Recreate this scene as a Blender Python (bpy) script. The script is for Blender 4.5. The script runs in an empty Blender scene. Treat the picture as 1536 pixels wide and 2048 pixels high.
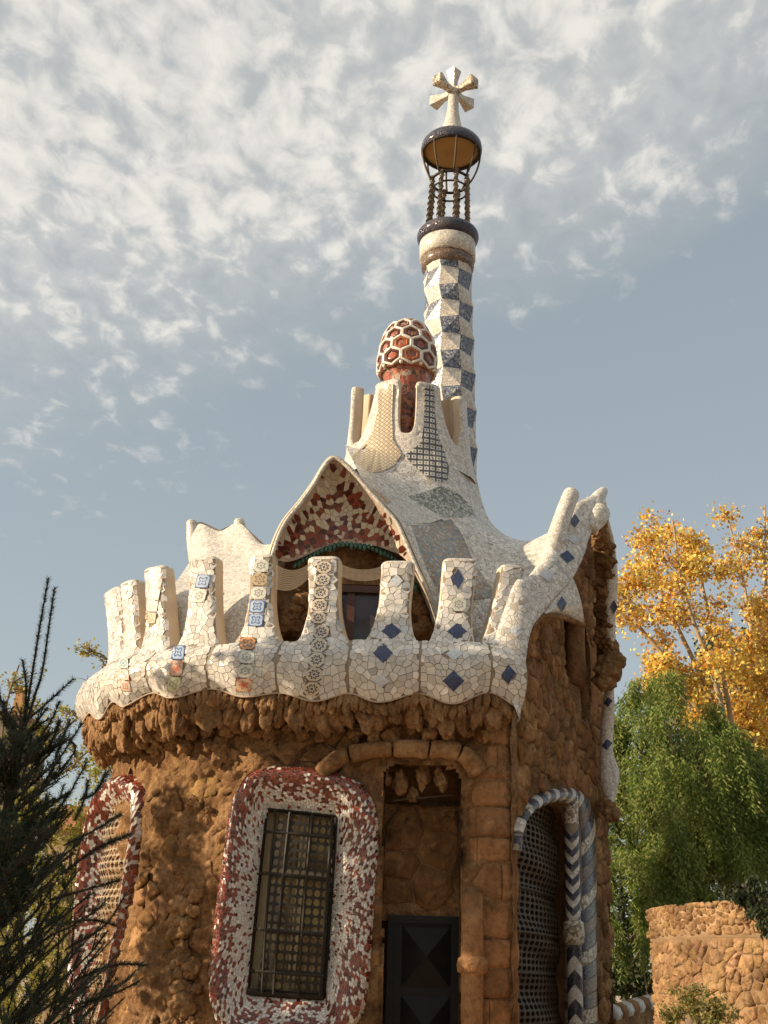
import bpy, math, random
import numpy as np
from mathutils import Vector, Matrix, noise
from mathutils.bvhtree import BVHTree

random.seed(7)
rng = np.random.default_rng(7)
SC = bpy.context.scene
COL = SC.collection
R = math.radians

# ------------------------------------------------------------------ camera
F = 2480.0                       # focal length in photo pixels (photo 1536 x 2048)
PITCH, ROLL = R(20.5), R(1.8)
EYE = np.array([0.0, 0.0, 1.6])
_f = np.array([0.0, math.cos(PITCH), math.sin(PITCH)])
_r0 = np.array([1.0, 0.0, 0.0]); _u0 = np.array([0.0, -math.sin(PITCH), math.cos(PITCH)])
_r = _r0 * math.cos(ROLL) + _u0 * math.sin(ROLL)
_u = -_r0 * math.sin(ROLL) + _u0 * math.cos(ROLL)
cam_d = bpy.data.cameras.new('camera')
cam_d.sensor_fit = 'VERTICAL'; cam_d.sensor_height = 36.0; cam_d.sensor_width = 27.0
cam_d.lens = 36.0 * F / 2048.0
cam_d.clip_start = 0.1; cam_d.clip_end = 5000
cam = bpy.data.objects.new('camera', cam_d); COL.objects.link(cam)
cam.matrix_world = Matrix(((_r[0], _u[0], -_f[0], EYE[0]), (_r[1], _u[1], -_f[1], EYE[1]),
                           (_r[2], _u[2], -_f[2], EYE[2]), (0, 0, 0, 1)))
SC.camera = cam

# ------------------------------------------------------------------ light
SUN_EL, SUN_AZ = R(21), R(-102)       # azimuth measured from +Y (view direction) towards +X; negative = left
sun_dir = np.array([math.sin(SUN_AZ) * math.cos(SUN_EL), math.cos(SUN_AZ) * math.cos(SUN_EL), math.sin(SUN_EL)])
sl = bpy.data.lights.new('sun', 'SUN'); sl.energy = 4.6; sl.angle = R(0.6); sl.color = (1.0, 0.80, 0.56)
so = bpy.data.objects.new('sun', sl); COL.objects.link(so)
so.rotation_euler = Vector(sun_dir).to_track_quat('Z', 'Y').to_euler(); so.location = (-30, 0, 30)

SC.view_settings.view_transform = 'Standard'; SC.view_settings.look = 'None'
SC.view_settings.gamma = 1.0; SC.view_settings.use_curve_mapping = False
SC.view_settings.exposure = 0.80
SC.cycles.max_bounces = 6; SC.cycles.diffuse_bounces = 4; SC.cycles.transparent_max_bounces = 8
SC.cycles.use_denoising = True

class NT:
    """tiny node-tree helper"""
    def __init__(s, tree): s.t = tree; s.n = tree.nodes; s.l = tree.links
    def new(s, kind, **kw):
        nd = s.n.new(kind)
        for k, v in kw.items():
            if k == 'ins':
                for kk, vv in v.items(): s.put(nd, kk, vv)
            else: setattr(nd, k, v)
        return nd
    def put(s, nd, k, v):
        if isinstance(v, bpy.types.NodeSocket): s.l.new(v, nd.inputs[k])
        else: nd.inputs[k].default_value = v
    def math(s, op, a, b=0.0, c=None, clamp=False):
        nd = s.new('ShaderNodeMath', operation=op, use_clamp=clamp)
        s.put(nd, 0, a); s.put(nd, 1, b)
        if c is not None: s.put(nd, 2, c)
        return nd.outputs[0]
    def vmath(s, op, a, b=None):
        nd = s.new('ShaderNodeVectorMath', operation=op); s.put(nd, 0, a)
        if b is not None: s.put(nd, 1, b)
        return nd
    def mix(s, fac, a, b, blend='MIX'):
        nd = s.new('ShaderNodeMix', data_type='RGBA', blend_type=blend)
        s.put(nd, 'Factor', fac)
        for k, v in (('A', a), ('B', b)):
            sk = [i for i in nd.inputs if i.name == k and i.type == 'RGBA'][0]
            if isinstance(v, bpy.types.NodeSocket): s.l.new(v, sk)
            else: sk.default_value = (*v[:3], 1.0)
        return [o for o in nd.outputs if o.type == 'RGBA'][0]
    def sstep(s, x, a, b):
        nd = s.new('ShaderNodeMapRange', interpolation_type='SMOOTHSTEP')
        s.put(nd, 0, x); s.put(nd, 1, a); s.put(nd, 2, b)
        return nd.outputs[0]
    def ramp(s, fac, stops, interp='LINEAR'):
        nd = s.new('ShaderNodeValToRGB'); cr = nd.color_ramp; cr.interpolation = interp
        while len(cr.elements) < len(stops): cr.elements.new(0.5)
        for e, (p, c) in zip(cr.elements, stops): e.position = p; e.color = (*c[:3], 1.0)
        s.put(nd, 0, fac); return nd.outputs[0]
    def noise(s, vec, scale, detail=4, rough=0.55, dist=0.0):
        nd = s.new('ShaderNodeTexNoise'); s.put(nd, 'Vector', vec)
        s.put(nd, 'Scale', scale); s.put(nd, 'Detail', detail); s.put(nd, 'Roughness', rough); s.put(nd, 'Distortion', dist)
        return nd.outputs[0]

world = bpy.data.worlds.new('World'); SC.world = world; world.use_nodes = True
w = NT(world.node_tree); w.n.clear()
sky = w.new('ShaderNodeTexSky', sky_type='NISHITA', sun_disc=False, sun_elevation=SUN_EL, sun_rotation=SUN_AZ % (2 * math.pi))
sky.air_density = 1.0; sky.dust_density = 1.6; sky.ozone_density = 1.2; sky.altitude = 100
tc = w.new('ShaderNodeTexCoord')
sep = w.new('ShaderNodeSeparateXYZ'); w.put(sep, 0, tc.outputs['Generated'])
zz = w.math('MAXIMUM', w.math('ADD', sep.outputs[2], 0.10), 0.05)
cx = w.math('DIVIDE', sep.outputs[0], zz); cy = w.math('DIVIDE', sep.outputs[1], zz)
comb = w.new('ShaderNodeCombineXYZ'); w.put(comb, 0, cx); w.put(comb, 1, cy)
rot = w.new('ShaderNodeMapping'); w.put(rot, 'Vector', comb.outputs[0]); rot.inputs['Rotation'].default_value = (0, 0, R(-38)); rot.inputs['Scale'].default_value = (1.0, 0.72, 1)
cv = rot.outputs[0]
puff = w.noise(cv, 24.0, 5, 0.55, 0.3)
mid = w.noise(cv, 6.0, 4, 0.55, 0.2)
big = w.noise(cv, 1.5, 3, 0.5)
# bank of altocumulus: overhead and towards the left; clear towards the horizon ahead
bank = w.math('ADD', w.math('MULTIPLY', sep.outputs[2], 5.5), w.math('MULTIPLY', sep.outputs[0], -2.0))
bank = w.math('MINIMUM', w.math('SUBTRACT', bank, 2.76), 0.75)
cov = w.math('ADD', bank, w.math('MULTIPLY', w.math('SUBTRACT', big, 0.5), 1.5))
dens = w.math('ADD', w.math('ADD', w.math('MULTIPLY', w.math('SUBTRACT', puff, 0.5), 2.1), w.math('MULTIPLY', w.math('SUBTRACT', mid, 0.5), 1.4)), cov)
veil = w.sstep(cov, -0.45, 0.75)
cl = w.sstep(dens, -0.30, 0.95)
cl = w.math('MULTIPLY', cl, 0.90)
cl = w.math('MAXIMUM', cl, w.math('MULTIPLY', veil, 0.62))
hazef = w.sstep(sep.outputs[2], 0.60, -0.05)
skyc = w.mix(0.66, sky.outputs[0], (2.30, 2.52, 2.44))
skyc = w.mix(w.math('MULTIPLY', hazef, 0.25), skyc, (3.6, 3.7, 3.6))
shade = w.ramp(puff, [(0.32, (3.3, 3.32, 3.25)), (0.64, (5.1, 4.88, 4.5))])
final = w.mix(cl, skyc, shade)
bg = w.new('ShaderNodeBackground'); w.put(bg, 0, final); bg.inputs[1].default_value = 0.102
out = w.new('ShaderNodeOutputWorld'); w.l.new(bg.outputs[0], out.inputs[0])

# ------------------------------------------------------------------ geometry helpers
def ray(px, py):
    return _f + (px - 768.0) / F * _r + (1024.0 - py) / F * _u
def U(px, py, Y):
    d = ray(px, py); return EYE + d * (Y / d[1])
def UP(px, py, pt, n):
    d = ray(px, py); return EYE + d * (np.dot(np.asarray(pt) - EYE, n) / np.dot(d, n))
def proj(P):
    q = np.asarray(P, float) - EYE; dz = q @ _f
    return 768 + F * (q @ _r) / dz, 1024 - F * (q @ _u) / dz
def nrm(v):
    v = np.asarray(v, float); return v / (np.linalg.norm(v) + 1e-12)
def lerp(a, b, t): return a + (b - a) * t
def smooth(t): t = min(max(t, 0.0), 1.0); return t * t * (3 - 2 * t)
def fbm(p, o=4):
    return noise.fractal(Vector(p), 1.0, 2.0, o)
def in_poly(x, y, poly):
    c = False; j = len(poly) - 1
    for i in range(len(poly)):
        xi, yi = poly[i]; xj, yj = poly[j]
        if (yi > y) != (yj > y) and x < (xj - xi) * (y - yi) / (yj - yi) + xi: c = not c
        j = i
    return c

def catmull(pts, n):
    """dense Catmull-Rom curve through pts, n samples per span"""
    P = np.asarray(pts, float); P = np.vstack([2 * P[0] - P[1], P, 2 * P[-1] - P[-2]])
    out = []
    for i in range(1, len(P) - 2):
        a, b, c, d = P[i - 1], P[i], P[i + 1], P[i + 2]
        for k in range(n):
            t = k / n
            out.append(0.5 * (2 * b + (c - a) * t + (2 * a - 5 * b + 4 * c - d) * t * t + (3 * b - a - 3 * c + d) * t ** 3))
    out.append(P[-2]); return np.array(out)

class Curve:
    """arc-length curve in any dimension"""
    def __init__(s, pts, n=16, dense=False):
        s.p = np.asarray(pts, float) if dense else catmull(pts, n)
        s.s = np.concatenate([[0], np.cumsum(np.linalg.norm(np.diff(s.p, axis=0), axis=1))]); s.L = s.s[-1]
    def at(s, t): return np.array([np.interp(t, s.s, s.p[:, k]) for k in range(s.p.shape[1])])
    def tan(s, t, e=0.06): return nrm(s.at(min(t + e, s.L)) - s.at(max(t - e, 0)))
    def nor(s, t):
        a = s.tan(t); return np.array([a[1], -a[0]])

def spline_grid(rows, nu, nv):
    """bicubic surface through a grid of control points -> array [nv][nu][3]"""
    A = [catmull(r, nu) for r in rows]
    A = np.array(A); B = [catmull(A[:, k], nv) for k in range(A.shape[1])]
    return np.array(B).transpose(1, 0, 2)

class MB:
    def __init__(s): s.v = []; s.f = []; s.m = []; s.c = []; s.uv = None
    def add(s, vs, fs, mi=0, col=None):
        o = len(s.v); s.v.extend([tuple(map(float, p)) for p in vs])
        for f in fs: s.f.append(tuple(i + o for i in f)); s.m.append(mi); s.c.append(col)
    def grid(s, P, cu=False, cv=False, mi=0, col=None, skip=None, flip=False):
        P = np.asarray(P); nv, nu = P.shape[:2]; fs = []
        for j in range(nv if cv else nv - 1):
            for i in range(nu if cu else nu - 1):
                if skip is not None and skip(j, i): continue
                a = j * nu + i; b = j * nu + (i + 1) % nu; c = ((j + 1) % nv) * nu + (i + 1) % nu; d = ((j + 1) % nv) * nu + i
                fs.append((d, c, b, a) if flip else (a, b, c, d))
        s.add(P.reshape(-1, 3), fs, mi, col)
    def tube(s, path, rad, n=8, mi=0, col=None, cap=True, sq=1.0):
        path = np.asarray(path, float); m = len(path)
        rad = np.full(m, rad) if np.isscalar(rad) else np.asarray(rad)
        T = np.gradient(path, axis=0); T /= np.linalg.norm(T, axis=1)[:, None] + 1e-12
        ref = np.array([0, 0, 1.0]) if abs(T[0][2]) < 0.9 else np.array([1.0, 0, 0])
        rings = []
        a = nrm(np.cross(T[0], ref))
        for k in range(m):
            a = nrm(a - T[k] * np.dot(a, T[k])); b = np.cross(T[k], a)
            th = np.linspace(0, 2 * math.pi, n, endpoint=False)
            rings.append(path[k] + rad[k] * (np.outer(np.cos(th), a) + sq * np.outer(np.sin(th), b)))
        o = len(s.v); s.grid(np.array(rings), cu=True, mi=mi, col=col)
        if cap:
            s.f.append(tuple(o + i for i in range(n))[::-1]); s.m.append(mi); s.c.append(col)
            s.f.append(tuple(o + (m - 1) * n + i for i in range(n))); s.m.append(mi); s.c.append(col)
    def lathe(s, cx, cy, prof, n=32, mi=0, col=None, a0=0.0):
        th = np.linspace(0, 2 * math.pi, n, endpoint=False) + a0
        Pm = []
        for pr in prof:
            r, z = pr[:2]; dx, dy = (pr[2], pr[3]) if len(pr) > 2 else (0, 0)
            Pm.append(np.stack([cx + dx + r * np.cos(th), cy + dy + r * np.sin(th), np.full(n, z)], 1))
        s.grid(np.array(Pm), cu=True, mi=mi, col=col)
    def box(s, lo, hi, mi=0, col=None):
        x0, y0, z0 = lo; x1, y1, z1 = hi
        s.add([(x0, y0, z0), (x1, y0, z0), (x1, y1, z0), (x0, y1, z0), (x0, y0, z1), (x1, y0, z1), (x1, y1, z1), (x0, y1, z1)],
              [(3, 2, 1, 0), (4, 5, 6, 7), (0, 1, 5, 4), (1, 2, 6, 5), (2, 3, 7, 6), (3, 0, 4, 7)], mi, col)
    def obox(s, c, ax, ay, az, hx, hy, hz, mi=0, col=None):
        c = np.asarray(c, float); ax, ay, az = map(np.asarray, (ax, ay, az)); V = []
        for k in (-1, 1):
            for x, y in ((-1, -1), (1, -1), (1, 1), (-1, 1)): V.append(c + ax * hx * x + ay * hy * y + az * hz * k)
        s.add(V, [(3, 2, 1, 0), (4, 5, 6, 7), (0, 1, 5, 4), (1, 2, 6, 5), (2, 3, 7, 6), (3, 0, 4, 7)], mi, col)
    def mesh(s, name, mats, sm=False):
        me = bpy.data.meshes.new(name); me.from_pydata(s.v, [], s.f)
        for m in (mats if isinstance(mats, (list, tuple)) else [mats]): me.materials.append(m)
        if any(s.m): me.polygons.foreach_set('material_index', s.m)
        if any(c is not None for c in s.c):
            at = me.attributes.new('tint', 'FLOAT_COLOR', 'FACE')
            at.data.foreach_set('color', np.array([(1, 1, 1, 1) if c is None else (*c[:3], 1) for c in s.c], np.float32).ravel())
        if s.uv is not None:
            ul = me.uv_layers.new(name='UVMap'); li = np.zeros(len(me.loops), np.int32); me.loops.foreach_get('vertex_index', li)
            ul.data.foreach_set('uv', np.asarray(s.uv, np.float32)[li].ravel())
        if sm: me.polygons.foreach_set('use_smooth', [True] * len(me.polygons))
        me.update(); return me
    def build(s, name, mats, parent=None, sm=False, **props):
        o = bpy.data.objects.new(name, s.mesh(name, mats, sm)); return link(o, parent, **props)
    def bvh(s): return BVHTree.FromPolygons([Vector(p) for p in s.v], s.f)

def link(o, parent=None, **props):
    COL.objects.link(o)
    if parent is not None:
        o.parent = parent
        if parent.type == 'EMPTY': o.matrix_parent_inverse = Matrix.Translation(-parent.location)
    for k, v in props.items(): o[k] = v
    return o
def thing(name, label, cat, loc, group=None):
    o = bpy.data.objects.new(name, None); o.empty_display_size = 0.3; o.location = Vector([float(c) for c in loc]); COL.objects.link(o)
    o['label'] = label; o['category'] = cat
    if group: o['group'] = group
    return o

def fast_mesh(name, V, Fq, mat, tint=None, parent=None, k=4, sm=False, **props):
    """mesh from numpy arrays: V (n,3), Fq (m,k); tint (m,3)"""
    me = bpy.data.meshes.new(name); m = len(Fq)
    me.vertices.add(len(V)); me.vertices.foreach_set('co', np.asarray(V, np.float32).ravel())
    me.loops.add(m * k); me.loops.foreach_set('vertex_index', np.asarray(Fq, np.int32).ravel())
    me.polygons.add(m); me.polygons.foreach_set('loop_start', np.arange(0, m * k, k, dtype=np.int32))
    me.polygons.foreach_set('loop_total', np.full(m, k, np.int32))
    if sm: me.polygons.foreach_set('use_smooth', np.ones(m, bool))
    me.materials.append(mat)
    if tint is not None:
        at = me.attributes.new('tint', 'FLOAT_COLOR', 'FACE')
        at.data.foreach_set('color', np.concatenate([tint, np.ones((m, 1))], 1).astype(np.float32).ravel())
    me.update(calc_edges=True); me.validate()
    return link(bpy.data.objects.new(name, me), parent, **props)

# ------------------------------------------------------------------ broken-tile (voronoi) pieces
def voronoi(W, H, c, jit=0.85, seed=0):
    """cells of a jittered grid clipped to [0,W]x[0,H]; list of (centre, polygon)"""
    rs = random.Random(seed)
    nx = max(1, int(round(W / c))); ny = max(1, int(round(H / c))); dx = W / nx; dy = H / ny
    P = {}
    for j in range(-2, ny + 2):
        for i in range(-2, nx + 2):
            P[i, j] = ((i + 0.5 + (rs.random() - 0.5) * jit) * dx, (j + 0.5 + (rs.random() - 0.5) * jit) * dy)
    offs = sorted(((a, b) for a in (-2, -1, 0, 1, 2) for b in (-2, -1, 0, 1, 2) if (a, b) != (0, 0)), key=lambda t: t[0] ** 2 + t[1] ** 2)
    out = []
    for j in range(ny):
        for i in range(nx):
            x, y = P[i, j]
            poly = [(max(0, x - 1.6 * dx), max(0, y - 1.6 * dy)), (min(W, x + 1.6 * dx), max(0, y - 1.6 * dy)),
                    (min(W, x + 1.6 * dx), min(H, y + 1.6 * dy)), (max(0, x - 1.6 * dx), min(H, y + 1.6 * dy))]
            for a, b in offs:
                qx, qy = P[i + a, j + b]; nxx, nyy = qx - x, qy - y
                d = (nxx * (qx + x) + nyy * (qy + y)) * 0.5
                sd = [p[0] * nxx + p[1] * nyy - d for p in poly]
                if max(sd) <= 0: continue
                new = []; m = len(poly)
                for k in range(m):
                    p, q, sp, sq = poly[k], poly[(k + 1) % m], sd[k], sd[(k + 1) % m]
                    if sp <= 0: new.append(p)
                    if (sp < 0 < sq) or (sq < 0 < sp):
                        t = sp / (sp - sq); new.append((p[0] + (q[0] - p[0]) * t, p[1] + (q[1] - p[1]) * t))
                poly = new
                if len(poly) < 3: break
            if len(poly) >= 3: out.append(((x, y), poly))
    return out

def centroid(poly):
    n = len(poly); return sum(p[0] for p in poly) / n, sum(p[1] for p in poly) / n

def shard(poly, mapf, gap, thick, tilt=0.0):
    """flat glazed piece standing proud of its bed; returns verts, faces"""
    cx, cy = centroid(poly)
    rad = sum(math.hypot(p[0] - cx, p[1] - cy) for p in poly) / len(poly)
    k = max(0.3, 1 - gap / max(rad, 1e-6)); e = 0.01
    q = [(cx + (p[0] - cx) * k, cy + (p[1] - cy) * k) for p in poly]
    c0 = mapf(cx, cy); N = nrm(np.cross(mapf(cx + e, cy) - c0, mapf(cx, cy + e) - c0))
    if N @ (EYE - c0) < 0 and abs(N @ nrm(EYE - c0)) > 0.02: N = -N
    base = [mapf(*p) for p in q]; n = len(q)
    tv = rng.normal(0, tilt, 3) if tilt else np.zeros(3)
    top = [b + N * (thick + (b - c0) @ tv) for b in base]
    bot = [b - N * 0.004 for b in base]
    a = np.cross(top[1] - top[0], top[-1] - top[0]) @ N
    idx = list(range(n)) if a > 0 else list(range(n))[::-1]
    fs = [tuple(idx)]
    for t in range(n):
        i, j = idx[t], idx[(t + 1) % n]; fs.append((j, i, i + n, j + n))
    return top + bot, fs

def lump(poly, mapf, gap, h, rough=0.3, rs=random):
    """domed stone with an uneven face; returns verts, faces"""
    pts = []
    m = len(poly)
    for i in range(m):
        p, q = poly[i], poly[(i + 1) % m]; pts.append(p)
        if math.hypot(p[0] - q[0], p[1] - q[1]) > 0.07: pts.append(((p[0] + q[0]) / 2, (p[1] + q[1]) / 2))
    cx, cy = centroid(pts); n = len(pts); e = 0.01
    rad = sum(math.hypot(p[0] - cx, p[1] - cy) for p in pts) / n
    k0 = max(0.3, 1 - gap / max(rad, 1e-6))
    c0 = mapf(cx, cy); N = nrm(np.cross(mapf(cx + e, cy) - c0, mapf(cx, cy + e) - c0))
    if N @ (EYE - c0) < 0: N = -N
    V = []
    for k, hh in ((1.0, -0.02), (0.93, 0.45), (0.66, 0.92), (0.3, 1.0)):
        for p in pts:
            kk = k0 * k * (1 + (rs.random() - 0.5) * rough * 0.25)
            b = mapf(cx + (p[0] - cx) * kk, cy + (p[1] - cy) * kk)
            V.append(b + N * h * hh * (1 + (rs.random() - 0.5) * rough * 2 if hh > 0 else 1))
    V.append(c0 + N * h * (1 + (rs.random() - 0.5) * rough))
    fs = []
    a = np.cross(V[1] - V[0], V[n - 1] - V[0]) @ N
    o = (lambda f: f) if a > 0 else (lambda f: f[::-1])
    for r in range(3):
        for i in range(n):
            j = (i + 1) % n; fs.append(o((r * n + i, r * n + j, (r + 1) * n + j, (r + 1) * n + i)))
    for i in range(n): fs.append(o((3 * n + i, 3 * n + (i + 1) % n, 4 * n)))
    return V, fs

class Pool:
    """pieces of one kind: the ones that show largest become objects, the rest one 'stuff' part per parent"""
    def __init__(s, name, rest, mat, limit=300, sm=False): s.name, s.rest, s.mat, s.limit, s.sm, s.it = name, rest, mat, limit, sm, []
    def add(s, parent, vf, col, ntop):
        V, fs = vf
        P = [proj(p) for p in V[:ntop]]
        A = 0.5 * abs(sum(P[i][0] * P[(i + 1) % ntop][1] - P[(i + 1) % ntop][0] * P[i][1] for i in range(ntop)))
        x, y = P[0]
        if not (-20 < x < 1556 and -20 < y < 2068): A *= 0.001
        s.it.append((A, parent, V, fs, col))
    def flush(s):
        s.it.sort(key=lambda t: -t[0]); rest = {}
        for k, (A, par, V, fs, col) in enumerate(s.it):
            if k < s.limit:
                b = MB(); b.add(V, fs, 0, col); b.build(s.name, s.mat, par, sm=s.sm)
            else:
                rest.setdefault(par.name, (par, MB()))[1].add(V, fs, 0, col)
        for par, b in rest.values(): b.build(s.rest, s.mat, par, sm=s.sm, kind='stuff')

def patch_on(bvh, poly, step=9.0, off=0.012, it=0):
    """piece cut to a given outline and laid on a surface (follows the surface, with its own thickness)"""
    xs = [p[0] for p in poly]; ys = [p[1] for p in poly]
    c = (sum(xs) / len(xs), sum(ys) / len(ys))
    dense = []
    for i in range(len(poly)):
        a, b = poly[i], poly[(i + 1) % len(poly)]; n = max(1, int(math.hypot(b[0] - a[0], b[1] - a[1]) / step))
        dense += [(a[0] + (b[0] - a[0]) * k / n, a[1] + (b[1] - a[1]) * k / n) for k in range(n)]
    rmax = max(math.hypot(p[0] - c[0], p[1] - c[1]) for p in dense); nr = max(1, int(rmax / step)); n = len(dense)
    V = []; uv = []
    def dep(x, y):
        d = nrm(ray(x, y)); h = bvh.ray_cast(Vector(EYE), Vector(d)); return d, h[3]
    d0, t0 = dep(*c)
    if t0 is None: return None
    D = np.zeros((nr, n, 3)); T = np.zeros((nr, n)); last = t0
    for r in range(nr):
        for i, p in enumerate(dense):
            D[r, i], t = dep(c[0] + (p[0] - c[0]) * (r + 1) / nr, c[1] + (p[1] - c[1]) * (r + 1) / nr)
            last = T[r, i] = last if t is None else t
    if it:   # ease the piece over small steps of the bed
        E = np.vstack([np.full((1, n), t0), T])
        for _ in range(it):
            up = np.vstack([E[1:2], E[:-1]]); dn = np.vstack([E[1:], E[-1:]])
            E = .4 * E + .15 * (np.roll(E, 1, 1) + np.roll(E, -1, 1) + up + dn); E[0] = E[1].mean()
        T = np.minimum(E[1:], T + .03); t0 = min(E[0, 0], t0)
    V.append(EYE + d0 * (t0 - off * 1.2))
    for r in range(nr):
        for i in range(n): V.append(EYE + D[r, i] * (T[r, i] - off * 1.2))
    for i in range(n): V.append(EYE + D[-1, i] * (T[-1, i] + .02))
    rings = list(range(nr + 1))
    fs = [(0, 1 + i, 1 + (i + 1) % n) for i in range(n)]
    for r in range(len(rings) - 1):
        for i in range(n):
            j = (i + 1) % n; fs.append((1 + r * n + i, 1 + (r + 1) * n + i, 1 + (r + 1) * n + j, 1 + r * n + j))
    b = MB(); b.add(V, fs)
    return b

def ico(sub):
    t = (1 + 5 ** 0.5) / 2
    V = [nrm(p) for p in [(-1, t, 0), (1, t, 0), (-1, -t, 0), (1, -t, 0), (0, -1, t), (0, 1, t), (0, -1, -t), (0, 1, -t), (t, 0, -1), (t, 0, 1), (-t, 0, -1), (-t, 0, 1)]]
    Fc = [(0, 11, 5), (0, 5, 1), (0, 1, 7), (0, 7, 10), (0, 10, 11), (1, 5, 9), (5, 11, 4), (11, 10, 2), (10, 7, 6), (7, 1, 8), (3, 9, 4), (3, 4, 2), (3, 2, 6), (3, 6, 8), (3, 8, 9), (4, 9, 5), (2, 4, 11), (6, 2, 10), (8, 6, 7), (9, 8, 1)]
    for _ in range(sub):
        cache = {}; nf = []
        def midp(a, b):
            k = (min(a, b), max(a, b))
            if k not in cache: V.append(nrm(V[a] + V[b])); cache[k] = len(V) - 1
            return cache[k]
        for a, b, c in Fc:
            x, y, z = midp(a, b), midp(b, c), midp(c, a); nf += [(a, x, z), (b, y, x), (c, z, y), (x, y, z)]
        Fc = nf
    return np.array(V), Fc
ICO3 = ico(3)
def rock_mesh(seed, mat, rough=0.45, freq=1.7):
    V = ICO3[0].copy()
    for i, p in enumerate(V):
        q = Vector(p) * freq + Vector((seed * 7.3, seed * 1.9, 0))
        k = 1 + rough * fbm(q, 2) + rough * 0.22 * fbm(q * 3.5, 2)
        V[i] = p * k
    b = MB(); b.add(V, ICO3[1]); return b.mesh('rock', mat)
# ------------------------------------------------------------------ materials
def newmat(name, rough=0.6, spec=0.5):
    m = bpy.data.materials.new(name); m.use_nodes = True; t = NT(m.node_tree)
    b = t.n['Principled BSDF']; b.inputs['Roughness'].default_value = rough; b.inputs['Specular IOR Level'].default_value = spec
    return m, t, b
def pos(t): return t.new('ShaderNodeNewGeometry').outputs['Position']
def bump(t, b, h, strength=0.3, dist=0.02):
    n = t.new('ShaderNodeBump'); n.inputs['Strength'].default_value = strength; n.inputs['Distance'].default_value = dist
    t.put(n, 'Height', h); t.l.new(n.outputs[0], b.inputs['Normal'])

def mat_plain(name, col, rough=0.6, var=0.15, scale=6.0, bstr=0.15, metal=0.0, spec=0.5):
    m, t, b = newmat(name, rough, spec); p = pos(t); n = t.noise(p, scale, 5, 0.6)
    c = t.ramp(n, [(0.25, [x * (1 - var) for x in col]), (0.75, [min(1, x * (1 + var)) for x in col])])
    t.l.new(c, b.inputs['Base Color']); b.inputs['Metallic'].default_value = metal
    bump(t, b, t.noise(p, scale * 6, 4, 0.6), bstr, 0.01); return m

def mat_tint(name, rough=0.25, var=0.12, scale=18.0, spec=0.5, bstr=0.08):
    """colour comes from the piece's own 'tint', with a little glaze variation and dirt"""
    m, t, b = newmat(name, rough, spec); a = t.new('ShaderNodeAttribute', attribute_name='tint'); p = pos(t)
    n = t.noise(p, scale, 5, 0.65); v = t.ramp(n, [(0.3, (1 - var,) * 3), (0.7, (1 + var * 0.3,) * 3)])
    c = t.mix(1.0, a.outputs['Color'], v, 'MULTIPLY')
    d = t.sstep(t.noise(p, 3.1, 4, 0.6), 0.56, 0.78)
    c = t.mix(t.math('MULTIPLY', d, 0.30), c, (0.30, 0.24, 0.17))
    t.l.new(c, b.inputs['Base Color']); bump(t, b, t.noise(p, 40, 3, 0.5), bstr, 0.01); return m

def mat_trencadis(name, stops, scale=14.0, grout=(0.22, 0.19, 0.15), gw=0.06, rough=0.3, stain=0.25):
    """tiny broken-tile skin for surfaces whose pieces are too small to tell apart"""
    m, t, b = newmat(name, rough); p = pos(t)
    v = t.new('ShaderNodeTexVoronoi', feature='F1'); t.put(v, 'Vector', p); t.put(v, 'Scale', scale)
    e = t.new('ShaderNodeTexVoronoi', feature='DISTANCE_TO_EDGE'); t.put(e, 'Vector', p); t.put(e, 'Scale', scale)
    wn = t.new('ShaderNodeTexWhiteNoise', noise_dimensions='3D'); t.put(wn, 0, v.outputs['Position'])
    c = t.ramp(wn.outputs['Value'], stops, 'CONSTANT')
    n = t.noise(p, 1.9, 5, 0.65)
    c = t.mix(t.math('MULTIPLY', t.sstep(n, 0.5, 0.75), stain), c, (0.30, 0.26, 0.20))
    g = t.sstep(e.outputs['Distance'], gw, gw * 0.45)
    c = t.mix(g, c, grout)
    t.l.new(c, b.inputs['Base Color'])
    r = t.math('ADD', t.math('MULTIPLY', g, 0.5), rough); t.l.new(r, b.inputs['Roughness'])
    bump(t, b, t.sstep(e.outputs['Distance'], 0.0, gw * 1.6), 0.35, 0.012); return m

def mat_rock(name, c0, c1, c2, scale=1.6, bstr=0.9, fine=14.0):
    m, t, b = newmat(name, 0.92, 0.15); p = pos(t)
    n = t.noise(p, scale, 6, 0.62, 0.3); n2 = t.noise(p, scale * 7, 5, 0.65); n3 = t.noise(p, scale * 2.6, 4, 0.55, 0.8)
    c = t.ramp(n, [(0.30, c0), (0.50, c1), (0.70, c2)])
    c = t.mix(t.math('MULTIPLY', t.sstep(n2, 0.42, 0.7), 0.55), c, [x * 0.5 for x in c0])
    c = t.mix(t.math('MULTIPLY', t.sstep(n3, 0.58, 0.75), 0.6), c, [min(1, x * 1.3) for x in c2])
    c = t.mix(t.math('MULTIPLY', t.sstep(t.noise(p, 0.9, 5, 0.7, 0.5), 0.48, 0.66), 0.55), c, [x * 0.42 for x in c0])
    a = t.new('ShaderNodeAttribute', attribute_name='tint')
    has = t.math('GREATER_THAN', a.outputs['Fac'], 0.001)
    c = t.mix(has, c, t.mix(1.0, c, a.outputs['Color'], 'MULTIPLY'))
    t.l.new(c, b.inputs['Base Color'])
    h = t.math('ADD', t.noise(p, fine, 6, 0.68, 0.4), t.math('MULTIPLY', n2, 0.8))
    bump(t, b, h, bstr, 0.05); return m

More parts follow.
